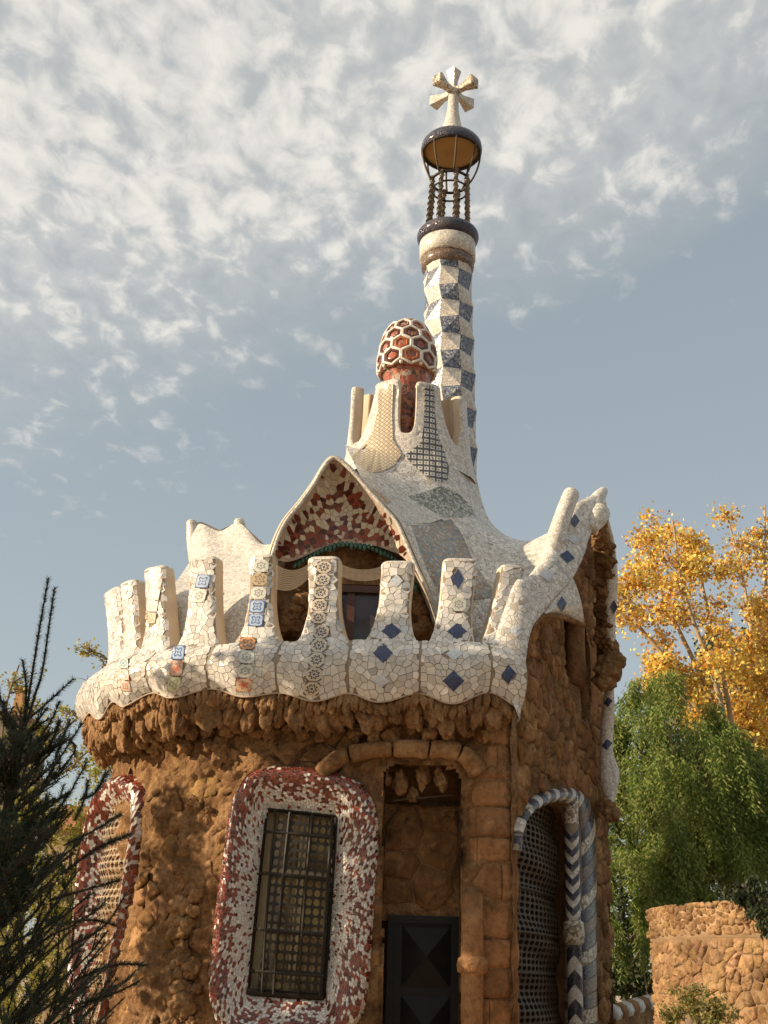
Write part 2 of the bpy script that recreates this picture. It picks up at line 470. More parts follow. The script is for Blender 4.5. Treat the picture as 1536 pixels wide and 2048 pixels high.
def mat_pattern(name, base, fg, petals=8, ring=0.30, amp=0.08, core=0.10, edge=None):
    """glazed square tile with a printed rosette (tile UV)"""
    m, t, b = newmat(name, 0.3); uv = t.new('ShaderNodeUVMap').outputs[0]
    s = t.new('ShaderNodeSeparateXYZ'); t.put(s, 0, uv)
    x = t.math('SUBTRACT', s.outputs[0], 0.5); y = t.math('SUBTRACT', s.outputs[1], 0.5)
    r = t.math('SQRT', t.math('ADD', t.math('MULTIPLY', x, x), t.math('MULTIPLY', y, y)))
    a = t.math('MULTIPLY', t.math('ARCTAN2', y, x), float(petals))
    rr = t.math('ADD', r, t.math('MULTIPLY', t.math('COSINE', a), amp))
    d = t.math('ABSOLUTE', t.math('SUBTRACT', rr, ring))
    k = t.math('MAXIMUM', t.sstep(d, 0.075, 0.045), t.sstep(r, core, core * 0.7))
    cr = t.math('ABSOLUTE', t.math('SUBTRACT', t.math('ADD', t.math('ABSOLUTE', x), t.math('ABSOLUTE', y)), 0.82))
    k = t.math('MAXIMUM', k, t.sstep(cr, 0.09, 0.05))
    if edge is not None:
        ex = t.math('MAXIMUM', t.math('ABSOLUTE', x), t.math('ABSOLUTE', y)); k = t.math('MAXIMUM', k, t.sstep(ex, edge - 0.02, edge))
    p = pos(t); n = t.noise(p, 30, 4, 0.6)
    c = t.mix(k, base, fg); c = t.mix(t.math('MULTIPLY', t.sstep(n, 0.5, 0.75), 0.35), c, (0.25, 0.20, 0.15))
    t.l.new(c, b.inputs['Base Color']); return m

def mat_weave(name, base, fg, scale, bands=True):
    """small repeated printed motif on the roof scales"""
    m, t, b = newmat(name, 0.35); p = pos(t); s = t.new('ShaderNodeSeparateXYZ'); t.put(s, 0, p)
    X = t.math('MULTIPLY', s.outputs[0], scale); Z = t.math('MULTIPLY', s.outputs[2], scale * 0.9)
    fx = t.math('ABSOLUTE', t.math('SUBTRACT', t.math('FRACT', X), 0.5)); fz = t.math('ABSOLUTE', t.math('SUBTRACT', t.math('FRACT', Z), 0.5))
    d = t.math('ADD', fx, fz)
    k = t.math('MAXIMUM', t.sstep(t.math('ABSOLUTE', t.math('SUBTRACT', d, 0.48)), 0.16, 0.09), t.sstep(d, 0.16, 0.1))
    if bands:
        k = t.sstep(t.math('MAXIMUM', t.math('SUBTRACT', 0.5, fx), 0.0), 0.16, 0.1)
        k = t.math('MAXIMUM', k, t.sstep(t.math('SUBTRACT', 0.5, fz), 0.22, 0.16))
        k = t.math('MAXIMUM', k, t.sstep(d, 0.2, 0.14))
    c = t.mix(k, base, fg); n = t.noise(p, 9, 4, 0.6); c = t.mix(t.math('MULTIPLY', t.sstep(n, 0.5, 0.7), 0.3), c, (0.3, 0.26, 0.2))
    t.l.new(c, b.inputs['Base Color']); return m

def mat_leaf(name, rough=0.6, trans=0.35):
    m, t, b = newmat(name, rough, 0.3); a = t.new('ShaderNodeAttribute', attribute_name='tint')
    t.l.new(a.outputs['Color'], b.inputs['Base Color'])
    tr = t.new('ShaderNodeBsdfTranslucent'); t.l.new(a.outputs['Color'], tr.inputs[0])
    mx = t.new('ShaderNodeMixShader'); mx.inputs[0].default_value = trans
    t.l.new(b.outputs[0], mx.inputs[1]); t.l.new(tr.outputs[0], mx.inputs[2])
    t.l.new(mx.outputs[0], t.n['Material Output'].inputs[0]); return m

def mat_net(name):
    m, t, b = newmat(name, 0.8); b.inputs['Base Color'].default_value = (0.42, 0.34, 0.24, 1)
    uv = t.new('ShaderNodeUVMap').outputs[0]; s = t.new('ShaderNodeSeparateXYZ'); t.put(s, 0, uv)
    def ln(o, n): return t.math('LESS_THAN', t.math('ABSOLUTE', t.math('SUBTRACT', t.math('FRACT', t.math('MULTIPLY', o, n)), 0.5)), 0.10)
    a = t.math('MAXIMUM', ln(s.outputs[0], 30.0), ln(s.outputs[1], 12.0))
    t.l.new(a, b.inputs['Alpha']); return m

WHITE = [(0.0, (0.56, 0.52, 0.46)), (0.25, (0.62, 0.59, 0.53)), (0.45, (0.50, 0.48, 0.44)), (0.65, (0.64, 0.61, 0.56)), (0.85, (0.43, 0.38, 0.31)), (0.93, (0.38, 0.37, 0.35))]
M = {}
M['tile'] = mat_tint('glazed_tile')
M['grout'] = mat_plain('grout', (0.24, 0.195, 0.145), 0.9, 0.3, 20)
M['pale_grout'] = mat_plain('pale_grout', (0.40, 0.32, 0.25), 0.9, 0.2, 20)
M['plaster'] = mat_plain('cream_plaster', (0.52, 0.42, 0.30), 0.8, 0.16, 2.4, 0.25)
M['white_skin'] = mat_trencadis('white_mosaic_skin', WHITE, 13.0, (0.27, 0.24, 0.20), 0.05)
M['white_fine'] = mat_trencadis('fine_white_mosaic_skin', WHITE, 24.0, (0.36, 0.33, 0.28), 0.07, stain=0.2)
M['grey_fine'] = mat_trencadis('grey_green_mosaic_skin', [(0, (0.14, 0.16, 0.13)), (0.3, (0.42, 0.43, 0.38)), (0.5, (0.08, 0.10, 0.09)), (0.72, (0.52, 0.5, 0.44)), (0.9, (0.22, 0.26, 0.2))], 32, (0.3, 0.28, 0.24))
M['multi'] = mat_trencadis('many_coloured_mosaic_skin', [(0, (0.30, 0.27, 0.23)), (0.22, (0.14, 0.19, 0.24)), (0.42, (0.45, 0.40, 0.34)), (0.58, (0.33, 0.16, 0.07)), (0.7, (0.22, 0.26, 0.24)), (0.85, (0.34, 0.25, 0.16))], 27, (0.2, 0.17, 0.14))
M['orange_fine'] = mat_trencadis('orange_mosaic_skin', [(0, (0.42, 0.2, 0.06)), (0.4, (0.5, 0.42, 0.32)), (0.65, (0.3, 0.15, 0.06)), (0.85, (0.4, 0.3, 0.2))], 19, (0.3, 0.24, 0.18))
M['blue'] = mat_trencadis('blue_mosaic_skin', [(0, (0.045, 0.065, 0.13)), (0.25, (0.09, 0.13, 0.20)), (0.5, (0.025, 0.035, 0.075)), (0.66, (0.16, 0.20, 0.25)), (0.88, (0.36, 0.36, 0.35))], 30, (0.16, 0.15, 0.14), 0.07)
M['dark_blue'] = mat_trencadis('dark_blue_mosaic_skin', [(0, (0.018, 0.020, 0.05)), (0.4, (0.035, 0.035, 0.07)), (0.7, (0.012, 0.014, 0.03)), (0.92, (0.10, 0.09, 0.10))], 26, (0.07, 0.06, 0.055), 0.06, 0.18)
M['red_brown'] = mat_trencadis('red_brown_mosaic_skin', [(0, (0.22, 0.05, 0.025)), (0.35, (0.34, 0.075, 0.03)), (0.62, (0.10, 0.03, 0.02)), (0.76, (0.40, 0.15, 0.06)), (0.93, (0.4, 0.32, 0.24))], 15, (0.22, 0.16, 0.12), 0.06, 0.2)
M['speckle'] = mat_trencadis('speckled_brown_mosaic_skin', [(0, (0.6, 0.55, 0.46)), (0.45, (0.25, 0.17, 0.09)), (0.7, (0.5, 0.42, 0.3)), (0.85, (0.12, 0.09, 0.06))], 28, (0.3, 0.25, 0.18))
M['beige_weave'] = mat_weave('beige_lozenge_tile', (0.50, 0.42, 0.30), (0.20, 0.155, 0.10), 13.0, False)
M['black_weave'] = mat_weave('black_white_tile', (0.48, 0.46, 0.42), (0.045, 0.045, 0.05), 10.0, True)
M['diamond'] = mat_trencadis('blue_lozenge_glaze', [(0, (0.022, 0.035, 0.10)), (0.5, (0.035, 0.055, 0.13)), (0.8, (0.018, 0.025, 0.07))], 55, (0.02, 0.03, 0.06), 0.04, 0.12, 0.1)
M['pale_diamond'] = mat_plain('pale_blue_lozenge', (0.44, 0.47, 0.50), 0.3, 0.3, 25)
M['wall'] = mat_rock('brown_rubble_stone', (0.17, 0.088, 0.038), (0.31, 0.170, 0.077), (0.44, 0.27, 0.135))
M['rock'] = mat_rock('craggy_brown_rock', (0.15, 0.079, 0.036), (0.28, 0.158, 0.074), (0.40, 0.245, 0.125), 2.2, 1.0, 11.0)
M['dressed'] = mat_rock('dressed_brown_stone', (0.22, 0.11, 0.05), (0.30, 0.155, 0.07), (0.37, 0.21, 0.105), 1.9, 0.55, 22.0)
M['tan'] = mat_rock('tan_rubble_stone', (0.26, 0.155, 0.075), (0.37, 0.235, 0.125), (0.46, 0.31, 0.175), 2.0, 0.8, 16.0)
M['mortar'] = mat_rock('mortar', (0.13, 0.067, 0.029), (0.25, 0.137, 0.062), (0.38, 0.23, 0.115), 2.6, 1.0, 15.0)
M['net_cord'] = mat_plain('cream_cord', (0.26, 0.205, 0.14), 0.8, 0.4, 9)
M['tan_mortar'] = mat_plain('tan_mortar', (0.30, 0.20, 0.115), 0.95, 0.3, 5, 0.5)
M['rod_iron'] = mat_plain('sunlit_tint_iron', (0.15, 0.115, 0.08), 0.4, 0.3, 12, 0.1, 0.2, 0.6)  # paler iron: sunlight on the rod facets is put into the colour
M['brown_fine'] = mat_trencadis('fine_brown_mosaic_skin', [(0, (.10, .06, .04)), (.4, (.17, .11, .08)), (.7, (.07, .05, .05)), (.9, (.3, .24, .18))], 40, (.12, .09, .07), .05)
M['iron'] = mat_plain('dark_iron', (0.020, 0.015, 0.010), 0.6, 0.3, 12, 0.2, 0.1, 0.3)
M['iron_brown'] = mat_plain('weathered_iron', (0.060, 0.040, 0.022), 0.6, 0.4, 9, 0.2, 0.1, 0.3)
M['door'] = mat_plain('black_painted_door', (0.010, 0.0095, 0.009), 0.5, 0.3, 6, 0.12, 0.0, 0.25)
M['wood'] = mat_plain('red_brown_timber', (0.085, 0.032, 0.018), 0.5, 0.3, 8, 0.2)
M['cream_wood'] = mat_plain('cream_painted_timber', (0.45, 0.37, 0.22), 0.5, 0.12, 5, 0.1)
M['amber'] = mat_plain('amber_plaster', (0.33, 0.185, 0.055), 0.75, 0.10, 3, 0.1)
M['teal'] = mat_plain('teal_glazed_fringe', (0.05, 0.13, 0.10), 0.25, 0.4, 14, 0.1)
M['white_glaze'] = mat_plain('white_glazed_cord', (0.62, 0.57, 0.50), 0.35, 0.15, 20, 0.2)
M['maroon'] = mat_plain('maroon_glaze', (0.085, 0.024, 0.014), 0.2, 0.4, 12, 0.15)
M['ochre_glaze'] = mat_plain('ochre_glaze', (0.28, 0.09, 0.03), 0.2, 0.4, 12, 0.15)
m_, t_, b_ = newmat('amber_glass_painted_reflection', 0.08); M['glass'] = m_
b_.inputs['Base Color'].default_value = (0.16, 0.105, 0.035, 1)
n_ = t_.noise(pos(t_), 2.2, 3, 0.5); t_.l.new(t_.ramp(n_, [(0.35, (0.16, 0.10, 0.035)), (0.5, (0.32, 0.22, 0.08)), (0.62, (0.5, 0.38, 0.16))]), b_.inputs['Base Color'])  # amber pane; bright warm patches paint in the reflected interior
m_, t_, b_ = newmat('dusky_window_glass', 0.1); M['glass_grey'] = m_; b_.inputs['Base Color'].default_value = (0.06, 0.05, 0.05, 1)
M['net'] = mat_net('bird_net')
M['leaf'] = mat_leaf('leaf')
M['needle'] = mat_leaf('needle', 0.55, 0.12)
M['bark'] = mat_plain('bark', (0.16, 0.115, 0.075), 0.9, 0.35, 7, 0.6)
M['pale_bark'] = mat_plain('pale_bark', (0.33, 0.25, 0.16), 0.9, 0.3, 3, 0.4)
M['dark_bark'] = mat_plain('dark_bark', (0.05, 0.037, 0.025), 0.9, 0.3, 9, 0.5)
PAT = {
 'star': mat_pattern('beige_rosette_tile', (0.46, 0.40, 0.31), (0.035, 0.035, 0.05), 8, 0.27, 0.06, 0.11),
 'blue': mat_pattern('blue_flower_tile', (0.30, 0.38, 0.48), (0.06, 0.10, 0.24), 4, 0.26, 0.09, 0.08, 0.46),
 'orange': mat_pattern('orange_flower_tile', (0.42, 0.20, 0.07), (0.10, 0.055, 0.035), 4, 0.26, 0.10, 0.07),
 'grey': mat_pattern('grey_star_tile', (0.50, 0.49, 0.43), (0.22, 0.23, 0.21), 6, 0.24, 0.05, 0.1),
 'brown': mat_pattern('brown_flower_tile', (0.36, 0.29, 0.18), (0.16, 0.11, 0.06), 6, 0.27, 0.09, 0.08),
 'red': mat_pattern('red_flower_tile', (0.48, 0.34, 0.24), (0.46, 0.10, 0.045), 5, 0.2, 0.08, 0.17),
 'green': mat_pattern('green_leaf_tile', (0.50, 0.50, 0.36), (0.26, 0.33, 0.17), 3, 0.24, 0.1, 0.08),
 'check': mat_pattern('blue_check_tile', (0.50, 0.50, 0.42), (0.17, 0.30, 0.32), 4, 0.3, 0.0, 0.16),
 'pink': mat_pattern('pink_motif_tile', (0.56, 0.46, 0.38), (0.45, 0.20, 0.15), 4, 0.26, 0.06, 0.1),
}
def white_tint(rs=random, k=1.0):
    v = rs.gauss(0.585, 0.055) * k; w = rs.gauss(0.0, 0.014)
    q = rs.random()
    if q < 0.14: v *= 0.8; w += 0.025
    elif q < 0.20: v *= 0.86; w -= 0.04
    return (v * 1.0, v * (0.955 - w), v * (0.885 - 2 * w))
def red_tint(rs=random):
    v = rs.choice((0.45, 0.7, 0.95, 1.3, 1.6)); return (0.150 * v, 0.031 * v, 0.018 * v)
# ------------------------------------------------------------------ ground
g = MB(); g.grid(np.array([[(x, y, 0.0) for x in np.linspace(-600, 600, 25)] for y in np.linspace(-200, 1200, 29)]))
g.build('ground', mat_plain('pale_earth', (0.36, 0.27, 0.18), 0.95, 0.2, 0.8, 0.3), kind='structure')

# ------------------------------------------------------------------ the pavilion
PAV = thing('mosaic_pavilion', 'brown stone pavilion with white broken-tile parapet and tall blue and white chequered spire', 'building', (0.5, 19, 0))
tiles = Pool('tile', 'tile_field', M['tile'])
chips = Pool('mosaic_chip', 'mosaic_field', M['tile'])
gable_tiles = Pool('gable_tile', 'gable_tile_field', M['tile'])
stones = Pool('stone', 'rubble', M['wall'], sm=True)

# --- plan curves
wp = [(250, 20.6), (239, 18.9), (262, 17.9), (325, 17.1), (430, 16.5), (600, 16.1), (760, 15.92), (900, 15.85), (1022, 15.9)]
WALL = Curve([U(x, 1480, Y)[:2] for x, Y in wp])
rp = [(200, 20.2), (172, 19.0), (167, 18.2), (190, 17.2), (245, 16.55), (330, 16.05), (450, 15.68), (620, 15.38), (770, 15.25), (900, 15.2), (1000, 15.24), (1050, 15.36)]
RIM = Curve([U(x, 1335, Y)[:2] for x, Y in rp])
ZL = U(705, 1272, 15.3)[2]
_ss = np.linspace(0, RIM.L, 400)
def rim_s(px, z=5.6):
    q = np.array([proj((*RIM.at(s), z))[0] for s in _ss]); k = int(np.argmin(q)) ; return float(np.interp(px, q[k:], _ss[k:]))
def rim_z(px, py):
    p = RIM.at(rim_s(px)); return U(px, py, p[1])[2]
# scalloped lower edge: (px, py)
scal = [(172, 1424), (200, 1434), (222, 1400), (248, 1410), (299, 1381), (347, 1392), (418, 1372), (496, 1390), (556, 1380), (634, 1398), (699, 1381), (760, 1400), (841, 1381), (905, 1403), (983, 1379), (1046, 1412)]
sc_s = np.array([rim_s(x) for x, y in scal]); sc_z = np.array([rim_z(x, y) for x, y in scal])
sc_s[0] = min(sc_s[0], sc_s[1] - .2); sc_s[-1] = RIM.L
def zb(s):
    if s <= sc_s[0]: return sc_z[0]
    i = min(max(int(np.searchsorted(sc_s, s)) - 1, 0), len(sc_s) - 2)
    t = (s - sc_s[i]) / max(1e-6, sc_s[i + 1] - sc_s[i]); t = min(max(t, 0), 1)
    return lerp(sc_z[i], sc_z[i + 1], 0.5 - 0.5 * math.cos(math.pi * t))
seams = [sc_s[k] for k in range(4, len(sc_s), 2)]
def bulge(s):
    a = 0.0
    if s > sc_s[3]:
        i = min(max(int(np.searchsorted(sc_s, s)) - 1, 0), len(sc_s) - 2)
        t = (s - sc_s[i]) / max(1e-6, sc_s[i + 1] - sc_s[i]); up = sc_z[i + 1] > sc_z[i]
        a = math.cos(math.pi * t) * (1 if up else -1)
    return 0.030 * a
pw = [0, .12, .3, .5, .68, .82, .93, 1.0]; pd = [-.10, -.03, .03, .045, .01, -.07, -.14, -.22]
def band_pt(s, wv, extra=0.0):
    z0 = zb(s); p = RIM.at(s); n = RIM.nor(s)
    d = float(np.interp(wv, pw, pd)) + bulge(s) * (1 - 0.6 * wv) + extra
    q = p + n * d; return np.array([q[0], q[1], z0 + (ZL - z0) * wv])
bs = np.linspace(0, RIM.L, 240)
rows = []
for d, dz in ((-.85, -.02), (-.5, .0), (-.2, .015)): rows.append([np.array([*(RIM.at(s) + RIM.nor(s) * (d)), zb(s) + dz]) for s in bs])
for wv in np.linspace(0, 1, 13): rows.append([band_pt(s, wv) for s in bs])
for d, dz in ((-.34, .03), (-.46, .0), (-.52, -.3)): rows.append([np.array([*(RIM.at(s) + RIM.nor(s) * d), ZL + dz]) for s in bs])
b = MB(); b.grid(np.array(rows)); b.m = [0 if 3 <= (k // 239) <= 15 else 1 for k in range(len(b.f))]
parapet = b.build('parapet', [M['grout'], M['plaster']], PAV, sm=True); band_bvh = b.bvh(); band_src = b
# lower lip roll
b = MB(); b.tube([band_pt(s, 0.0) + np.array([0, 0, -.01]) for s in bs], 0.013, 6); b.build('parapet_edge', M['pale_grout'], parapet, sm=True)

STRIPS = []      # (polygon in photo, kind) used to keep the random pieces clear of ornaments
def diamond(cx, cy, hx, hy, sk=0): return [(cx - hx, cy + sk), (cx, cy - hy), (cx + hx, cy - sk), (cx, cy + hy)]
diamonds_band = [(diamond(766, 1306, 20, 20), 'diamond'), (diamond(907, 1362, 22, 21), 'diamond'), (diamond(1017, 1349, 15, 20, 3), 'diamond'),
                 (diamond(762, 1362, 17, 14), 'pale_diamond'), (diamond(908, 1308, 17, 12), 'pale_diamond')]
diamonds_mer = [(diamond(783, 1262, 20, 16), 'diamond'), (diamond(914, 1262, 20, 16), 'diamond'), (diamond(916, 1158, 12, 20), 'diamond'), (diamond(793, 1161, 13, 13), 'pale_diamond')]
strip_band = [  # centre-line, half width, number, pattern list (top to bottom)
    ([(497, 1276), (493, 1330), (487, 1384)], 16, ['orange', 'grey', 'grey', 'red']),
    ([(645, 1252), (634, 1320), (622, 1392)], 16, ['star'] * 5),
    ([(358, 1292), (355, 1340), (346, 1384)], 13, ['blue', 'red', 'green']),
    ([(248, 1318), (249, 1350), (254, 1384)], 10, ['check', 'pink', 'pink'])]
strip_mer = [
    ([(524, 1120), (518, 1190), (511, 1256)], 15, ['grey', 'brown', 'grey', 'blue', 'blue']),
    ([(650, 1124), (642, 1190), (636, 1250)], 15, ['star'] * 5),
    ([(410, 1150), (403, 1180), (396, 1208)], 14, ['blue', 'grey']),
    ([(316, 1155), (310, 1190), (301, 1250)], 11, ['pink', 'green', 'pink', 'brown']),
    ([(918, 1196), (917, 1226)], 15, ['grey'])]
def strip_quads(line, hw, n):
    c = Curve(line, dense=True); q = []
    for k in range(n):
        a, bb = c.at(c.L * k / n), c.at(c.L * (k + 1) / n); q.append([(a[0] - hw, a[1] - 1), (bb[0] - hw, bb[1] - 2), (bb[0] + hw, bb[1] - 1), (a[0] + hw, a[1])])
    return q
MASK = [p for p, _ in diamonds_band + diamonds_mer]
for line, hw, pats in strip_band + strip_mer:
    MASK += strip_quads(line, hw, len(pats))
MASK = [[(sum(p[0] for p in m) / len(m) * .2 + q[0] * .8, sum(p[1] for p in m) / len(m) * .2 + q[1] * .8) for q in m] for m in MASK]
def masked(P):
    x, y = proj(P)
    return any(abs(x - m[0][0]) < 80 and in_poly(x, y, m) for m in MASK)

segs = [sc_s[0] - 1.2] + [sc_s[3]] + seams + [RIM.L]
for k in range(len(segs) - 1):
    s0, s1 = segs[k] + .012, segs[k + 1] - .012
    if s1 - s0 < .05: continue
    Hm = 0.80
    for (cx, cy), poly in voronoi(s1 - s0, Hm, 0.088, 0.9, 100 + k):
        mp = lambda u, v: band_pt(min(max(s0 + u, 0.0), RIM.L), min(max(v / Hm, 0), 1))
        c0 = mp(cx, cy)
        if masked(c0): continue
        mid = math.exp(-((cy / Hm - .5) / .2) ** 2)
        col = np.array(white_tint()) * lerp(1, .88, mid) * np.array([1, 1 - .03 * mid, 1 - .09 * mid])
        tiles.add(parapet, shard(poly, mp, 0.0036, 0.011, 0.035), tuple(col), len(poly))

# --- merlons: (top centre px, top py, base centre px, half top width px)
opens = [214, 243, 320, 432, 568, 705, 848, 963, 1052]
mers = [(234, 1183, 226, 14), (266, 1167, 232, 15), (318, 1139, 283, 21), (412, 1121, 377, 28), (528, 1116, 500, 24), (650, 1120, 637, 32), (797, 1129, 777, 33), (920, 1124, 906, 35), (1021, 1137, 1006, 19)]
opens_s = [rim_s(x, ZL) for x in opens]
SB = -.20
merlon_bvh = []; allp = MB(); allp.add(band_src.v, band_src.f)
for i, (tx, ty, bx, hw) in enumerate(mers):
    sb_ = rim_s(bx, ZL) if i else opens_s[0] - .25
    p0 = RIM.at(sb_); n = RIM.nor(sb_); tg = RIM.tan(sb_)
    # top centre lies on the plane set back from the rim
    setb = 0.64
    pt = np.array([*(p0 - n * setb), 0]); nn = np.array([*n, 0])
    T = UP(tx, ty + 4, pt, nn); e = UP(tx + hw, ty + 4, pt, nn)
    wt = max(0.17, abs((e - T)[:2] @ tg)); wt = min(wt, .30)
    at_ = (T[:2] - p0) @ tg; zt = T[2]
    hl = (sb_ - opens_s[i - 1]) if i else .22; hr = opens_s[i] - sb_
    hl = min(max(hl, wt + .02), .62); hr = min(max(hr, wt + .02), .62)
    def half(t, hp):
        t0 = .8 if i < 4 else .64; q = min(t / t0, 1); k = 1 - math.sqrt(max(0, 1 - (1 - q) ** 2))
        return wt * (0.93 + .16 * max(0, t - .45)) + max(0, hp - wt) * k
    def frame(t):
        z = ZL - .06 + (zt - ZL + .06) * t
        d = lerp(SB + .06, -setb + .13, t ** .55)
        c = p0 + tg * at_ * t
        th = lerp(.34, .27, t)
        return c, z, d, th
    def mpt(a, t, face=None, ex=4.0):
        """front face point at lateral offset a"""
        c, z, d, th = frame(t); wl, wr = half(t, hl), half(t, hr); wv = wr if a > 0 else wl
        q = min(abs(a) / wv, 1); bb = th * .5 * (1 - q ** ex) ** (1 / ex)
        xy = c + tg * a + n * (d - th * .5 + bb); return np.array([xy[0], xy[1], z])
    ringsv = []; NR = 32; ths = np.linspace(0, 2 * math.pi, NR, endpoint=False)
    lev = list(np.linspace(0, 1, 15)); caps = [(1.0, .96, .022), (1.0, .84, .045), (1.0, .5, .06), (1.0, .05, .062)]
    for t, sc, dz in [(t, 1, 0) for t in lev] + caps:
        c, z, d, th = frame(t); wl, wr = half(t, hl), half(t, hr); ring = []
        for q in ths:
            ca, sa = math.cos(q), math.sin(q); ex = 2 / 4.0
            a = math.copysign(abs(ca) ** ex, ca) * (wr if ca > 0 else wl) * sc
            bb = math.copysign(abs(sa) ** ex, sa) * th * .5 * (sc if sc < .9 else 1)
            xy = c + tg * a + n * (d - th * .5 + bb); ring.append((xy[0], xy[1], z + dz))
        ringsv.append(ring)
    b = MB(); b.grid(np.array(ringsv), cu=True)
    for k in range(len(b.f)):
        j = k % NR; b.m[k] = 0 if (3 <= j <= 12) and k // NR < 14 else (2 if k // NR >= 14 else 1)
    mo = b.build('merlon', [M['grout'], M['plaster'], M['white_fine']], PAV, sm=True); merlon_bvh.append(b.bvh())
    Hm = zt - ZL; Wm = max(hl, hr, wt)
    for (cx, cy), poly in voronoi(2 * Wm, Hm, 0.088, 0.9, 300 + i):
        t = cy / Hm
        if t < .02: continue
        a = cx - Wm; wl, wr = half(t, hl), half(t, hr)
        if not -wl * 1.05 < a < wr * 1.05: continue
        def mp(u, v):
            tt = min(max(v / Hm, 0), 1); aa = u - Wm
            aa = max(-half(tt, hl) * .965, min(half(tt, hr) * .965, aa)); return mpt(aa, tt)
        if masked(mp(cx, cy)): continue
        q_ = [(max(-half(p[1] / Hm, hl) * .965, min(half(p[1] / Hm, hr) * .965, p[0] - Wm)), p[1]) for p in poly]
        ar = lambda z: abs(sum(z[k][0] * z[(k + 1) % len(z)][1] - z[(k + 1) % len(z)][0] * z[k][1] for k in range(len(z)))) / 2
        if ar(q_) < .14 * ar(poly): continue
        tiles.add(mo, shard(poly, mp, 0.0036, 0.010, 0.035), white_tint(), len(poly))
    mers[i] = (mo, merlon_bvh[-1]); allp.add(b.v, b.f)
front_bvh = allp.bvh()
# --- ornament tiles
def put(poly, bv, mat, name, parent, off=.018, it=0):
    b = patch_on(bv, poly, 9.0, off, it)
    if b is not None: return b.build(name, M[mat], parent)
for p, m in diamonds_band: put(p, band_bvh, m, 'lozenge_tile', parapet)
def best_mer(poly):
    c = centroid(poly); bd = None
    for mo, bv in mers:
        h = bv.ray_cast(Vector(EYE), Vector(nrm(ray(*c))))
        if h[0] is not None and (bd is None or h[3] < bd[0]): bd = (h[3], mo, bv)
    return bd
for p, m in diamonds_mer:
    q = best_mer(p)
    if q: put(p, q[2], m, 'lozenge_tile', q[1])
def tile_quad(quad, bv, pat, parent, off=.02):
    N = 5; V = []; uv = []
    for j in range(N):
        for i in range(N):
            u, v = i / (N - 1), j / (N - 1); uu, vv = .03 + .94 * u, .03 + .94 * v
            a = lerp(np.array(quad[0]), np.array(quad[1]), vv); bb = lerp(np.array(quad[3]), np.array(quad[2]), vv); q = lerp(a, bb, uu)
            h = bv.ray_cast(Vector(EYE), Vector(nrm(ray(*q))))
            if h[0] is None: return
            nn = np.array(h[1]); nn = nn if nn @ ray(*q) < 0 else -nn
            V.append(np.array(h[0]) + nn * off); uv.append((u, v))
    b = MB(); b.grid(np.array(V).reshape(N, N, 3)); b.uv = uv
    ring = [i for i in range(N)] + [N * k + N - 1 for k in range(1, N)] + [N * (N - 1) + k for k in range(N - 2, -1, -1)] + [N * k for k in range(N - 2, 0, -1)]
    o = len(b.v); cen = np.mean(V, axis=0)
    for r in ring: b.v.append(tuple(np.array(V[r]) + (np.array(V[r]) - EYE) / np.linalg.norm(np.array(V[r]) - EYE) * (off + .012))); b.uv.append(uv[r])
    for k in range(len(ring)):
        k2 = (k + 1) % len(ring); b.f.append((ring[k], ring[k2], o + k2, o + k)); b.m.append(0); b.c.append(None)
    b.build('ornament_tile', PAT[pat], parent)
for line, hw, pats in strip_band:
    for q, p in zip(strip_quads(line, hw, len(pats)), pats): tile_quad(q, front_bvh, p, parapet)
for line, hw, pats in strip_mer:
    for q, p in zip(strip_quads(line, hw, len(pats)), pats):
        bm = best_mer(q)
        if bm: tile_quad(q, front_bvh, p, bm[1])

# --- bird nets slung between the middle merlons
for (x0, y0, x1, y1, sag, hgt) in ((552, 1128, 622, 1124, 14, 50), (682, 1128, 768, 1130, 10, 26)):
    V = []; uv = []
    for j in range(7):
        for i in range(13):
            u, v = i / 12, j / 6; x = lerp(x0, x1, u); y = lerp(y0, y1, u) + sag * 4 * u * (1 - u) + v * hgt * (1 - .45 * u if x0 < 600 else .9 + .2 * (u - .5) ** 2)
            V.append(U(x, y, 15.72)); uv.append((u * 1.2, v))
    b = MB(); b.grid(np.array(V).reshape(7, 13, 3)); b.uv = uv; b.build('bird_net', M['net'], PAV)

# ------------------------------------------------------------------ walls
NICHE = [(766, 1545), (790, 1527), (905, 1530), (922, 1560), (922, 2300), (766, 2300)]
WIN_O = [(535, 1530), (493, 1543), (461, 1592), (450, 1656), (442, 1732), (429, 1808), (420, 1902), (412, 1970), (416, 2019), (432, 2056), (470, 2088), (560, 2102), (660, 2092), (712, 2064), (735, 2019), (744, 1959), (752, 1864), (759, 1751), (763, 1657), (759, 1607), (735, 1568), (682, 1543), (607, 1529)]
WIN_I = [(533, 1618), (673, 1633), (648, 1998), (495, 1988)]
def shrink(poly, k):
    c = centroid(poly); return [(c[0] + (p[0] - c[0]) * k, c[1] + (p[1] - c[1]) * k) for p in poly]
holes = [NICHE, shrink(WIN_O, .93)]
ZT = 5.45
def wall_pt(s, z, bump_=True):
    p = WALL.at(min(max(s, 0), WALL.L)); n = WALL.nor(min(max(s, 0), WALL.L)); q = np.array([p[0], p[1], z])
    if bump_:
        h = .06 * fbm(q * 1.3, 3) + .075 * abs(fbm(q * 3.6 + 7, 3)) + .05 * fbm(q * 9.0, 3)
        q = q + np.array([n[0], n[1], .1]) * h
    return q
ns, nz = 260, 170
G = np.array([[wall_pt(s, z) for s in np.linspace(0, WALL.L, ns)] for z in np.linspace(-.05, ZT, nz)])
def skipw(j, i):
    P = G[j:j + 2, i:i + 2].reshape(-1, 3).mean(0); x, y = proj(P); return any(in_poly(x, y, h) for h in holes)
b = MB(); b.grid(G, skip=skipw); front_wall = b.build('front_wall', M['mortar'], PAV, sm=True)
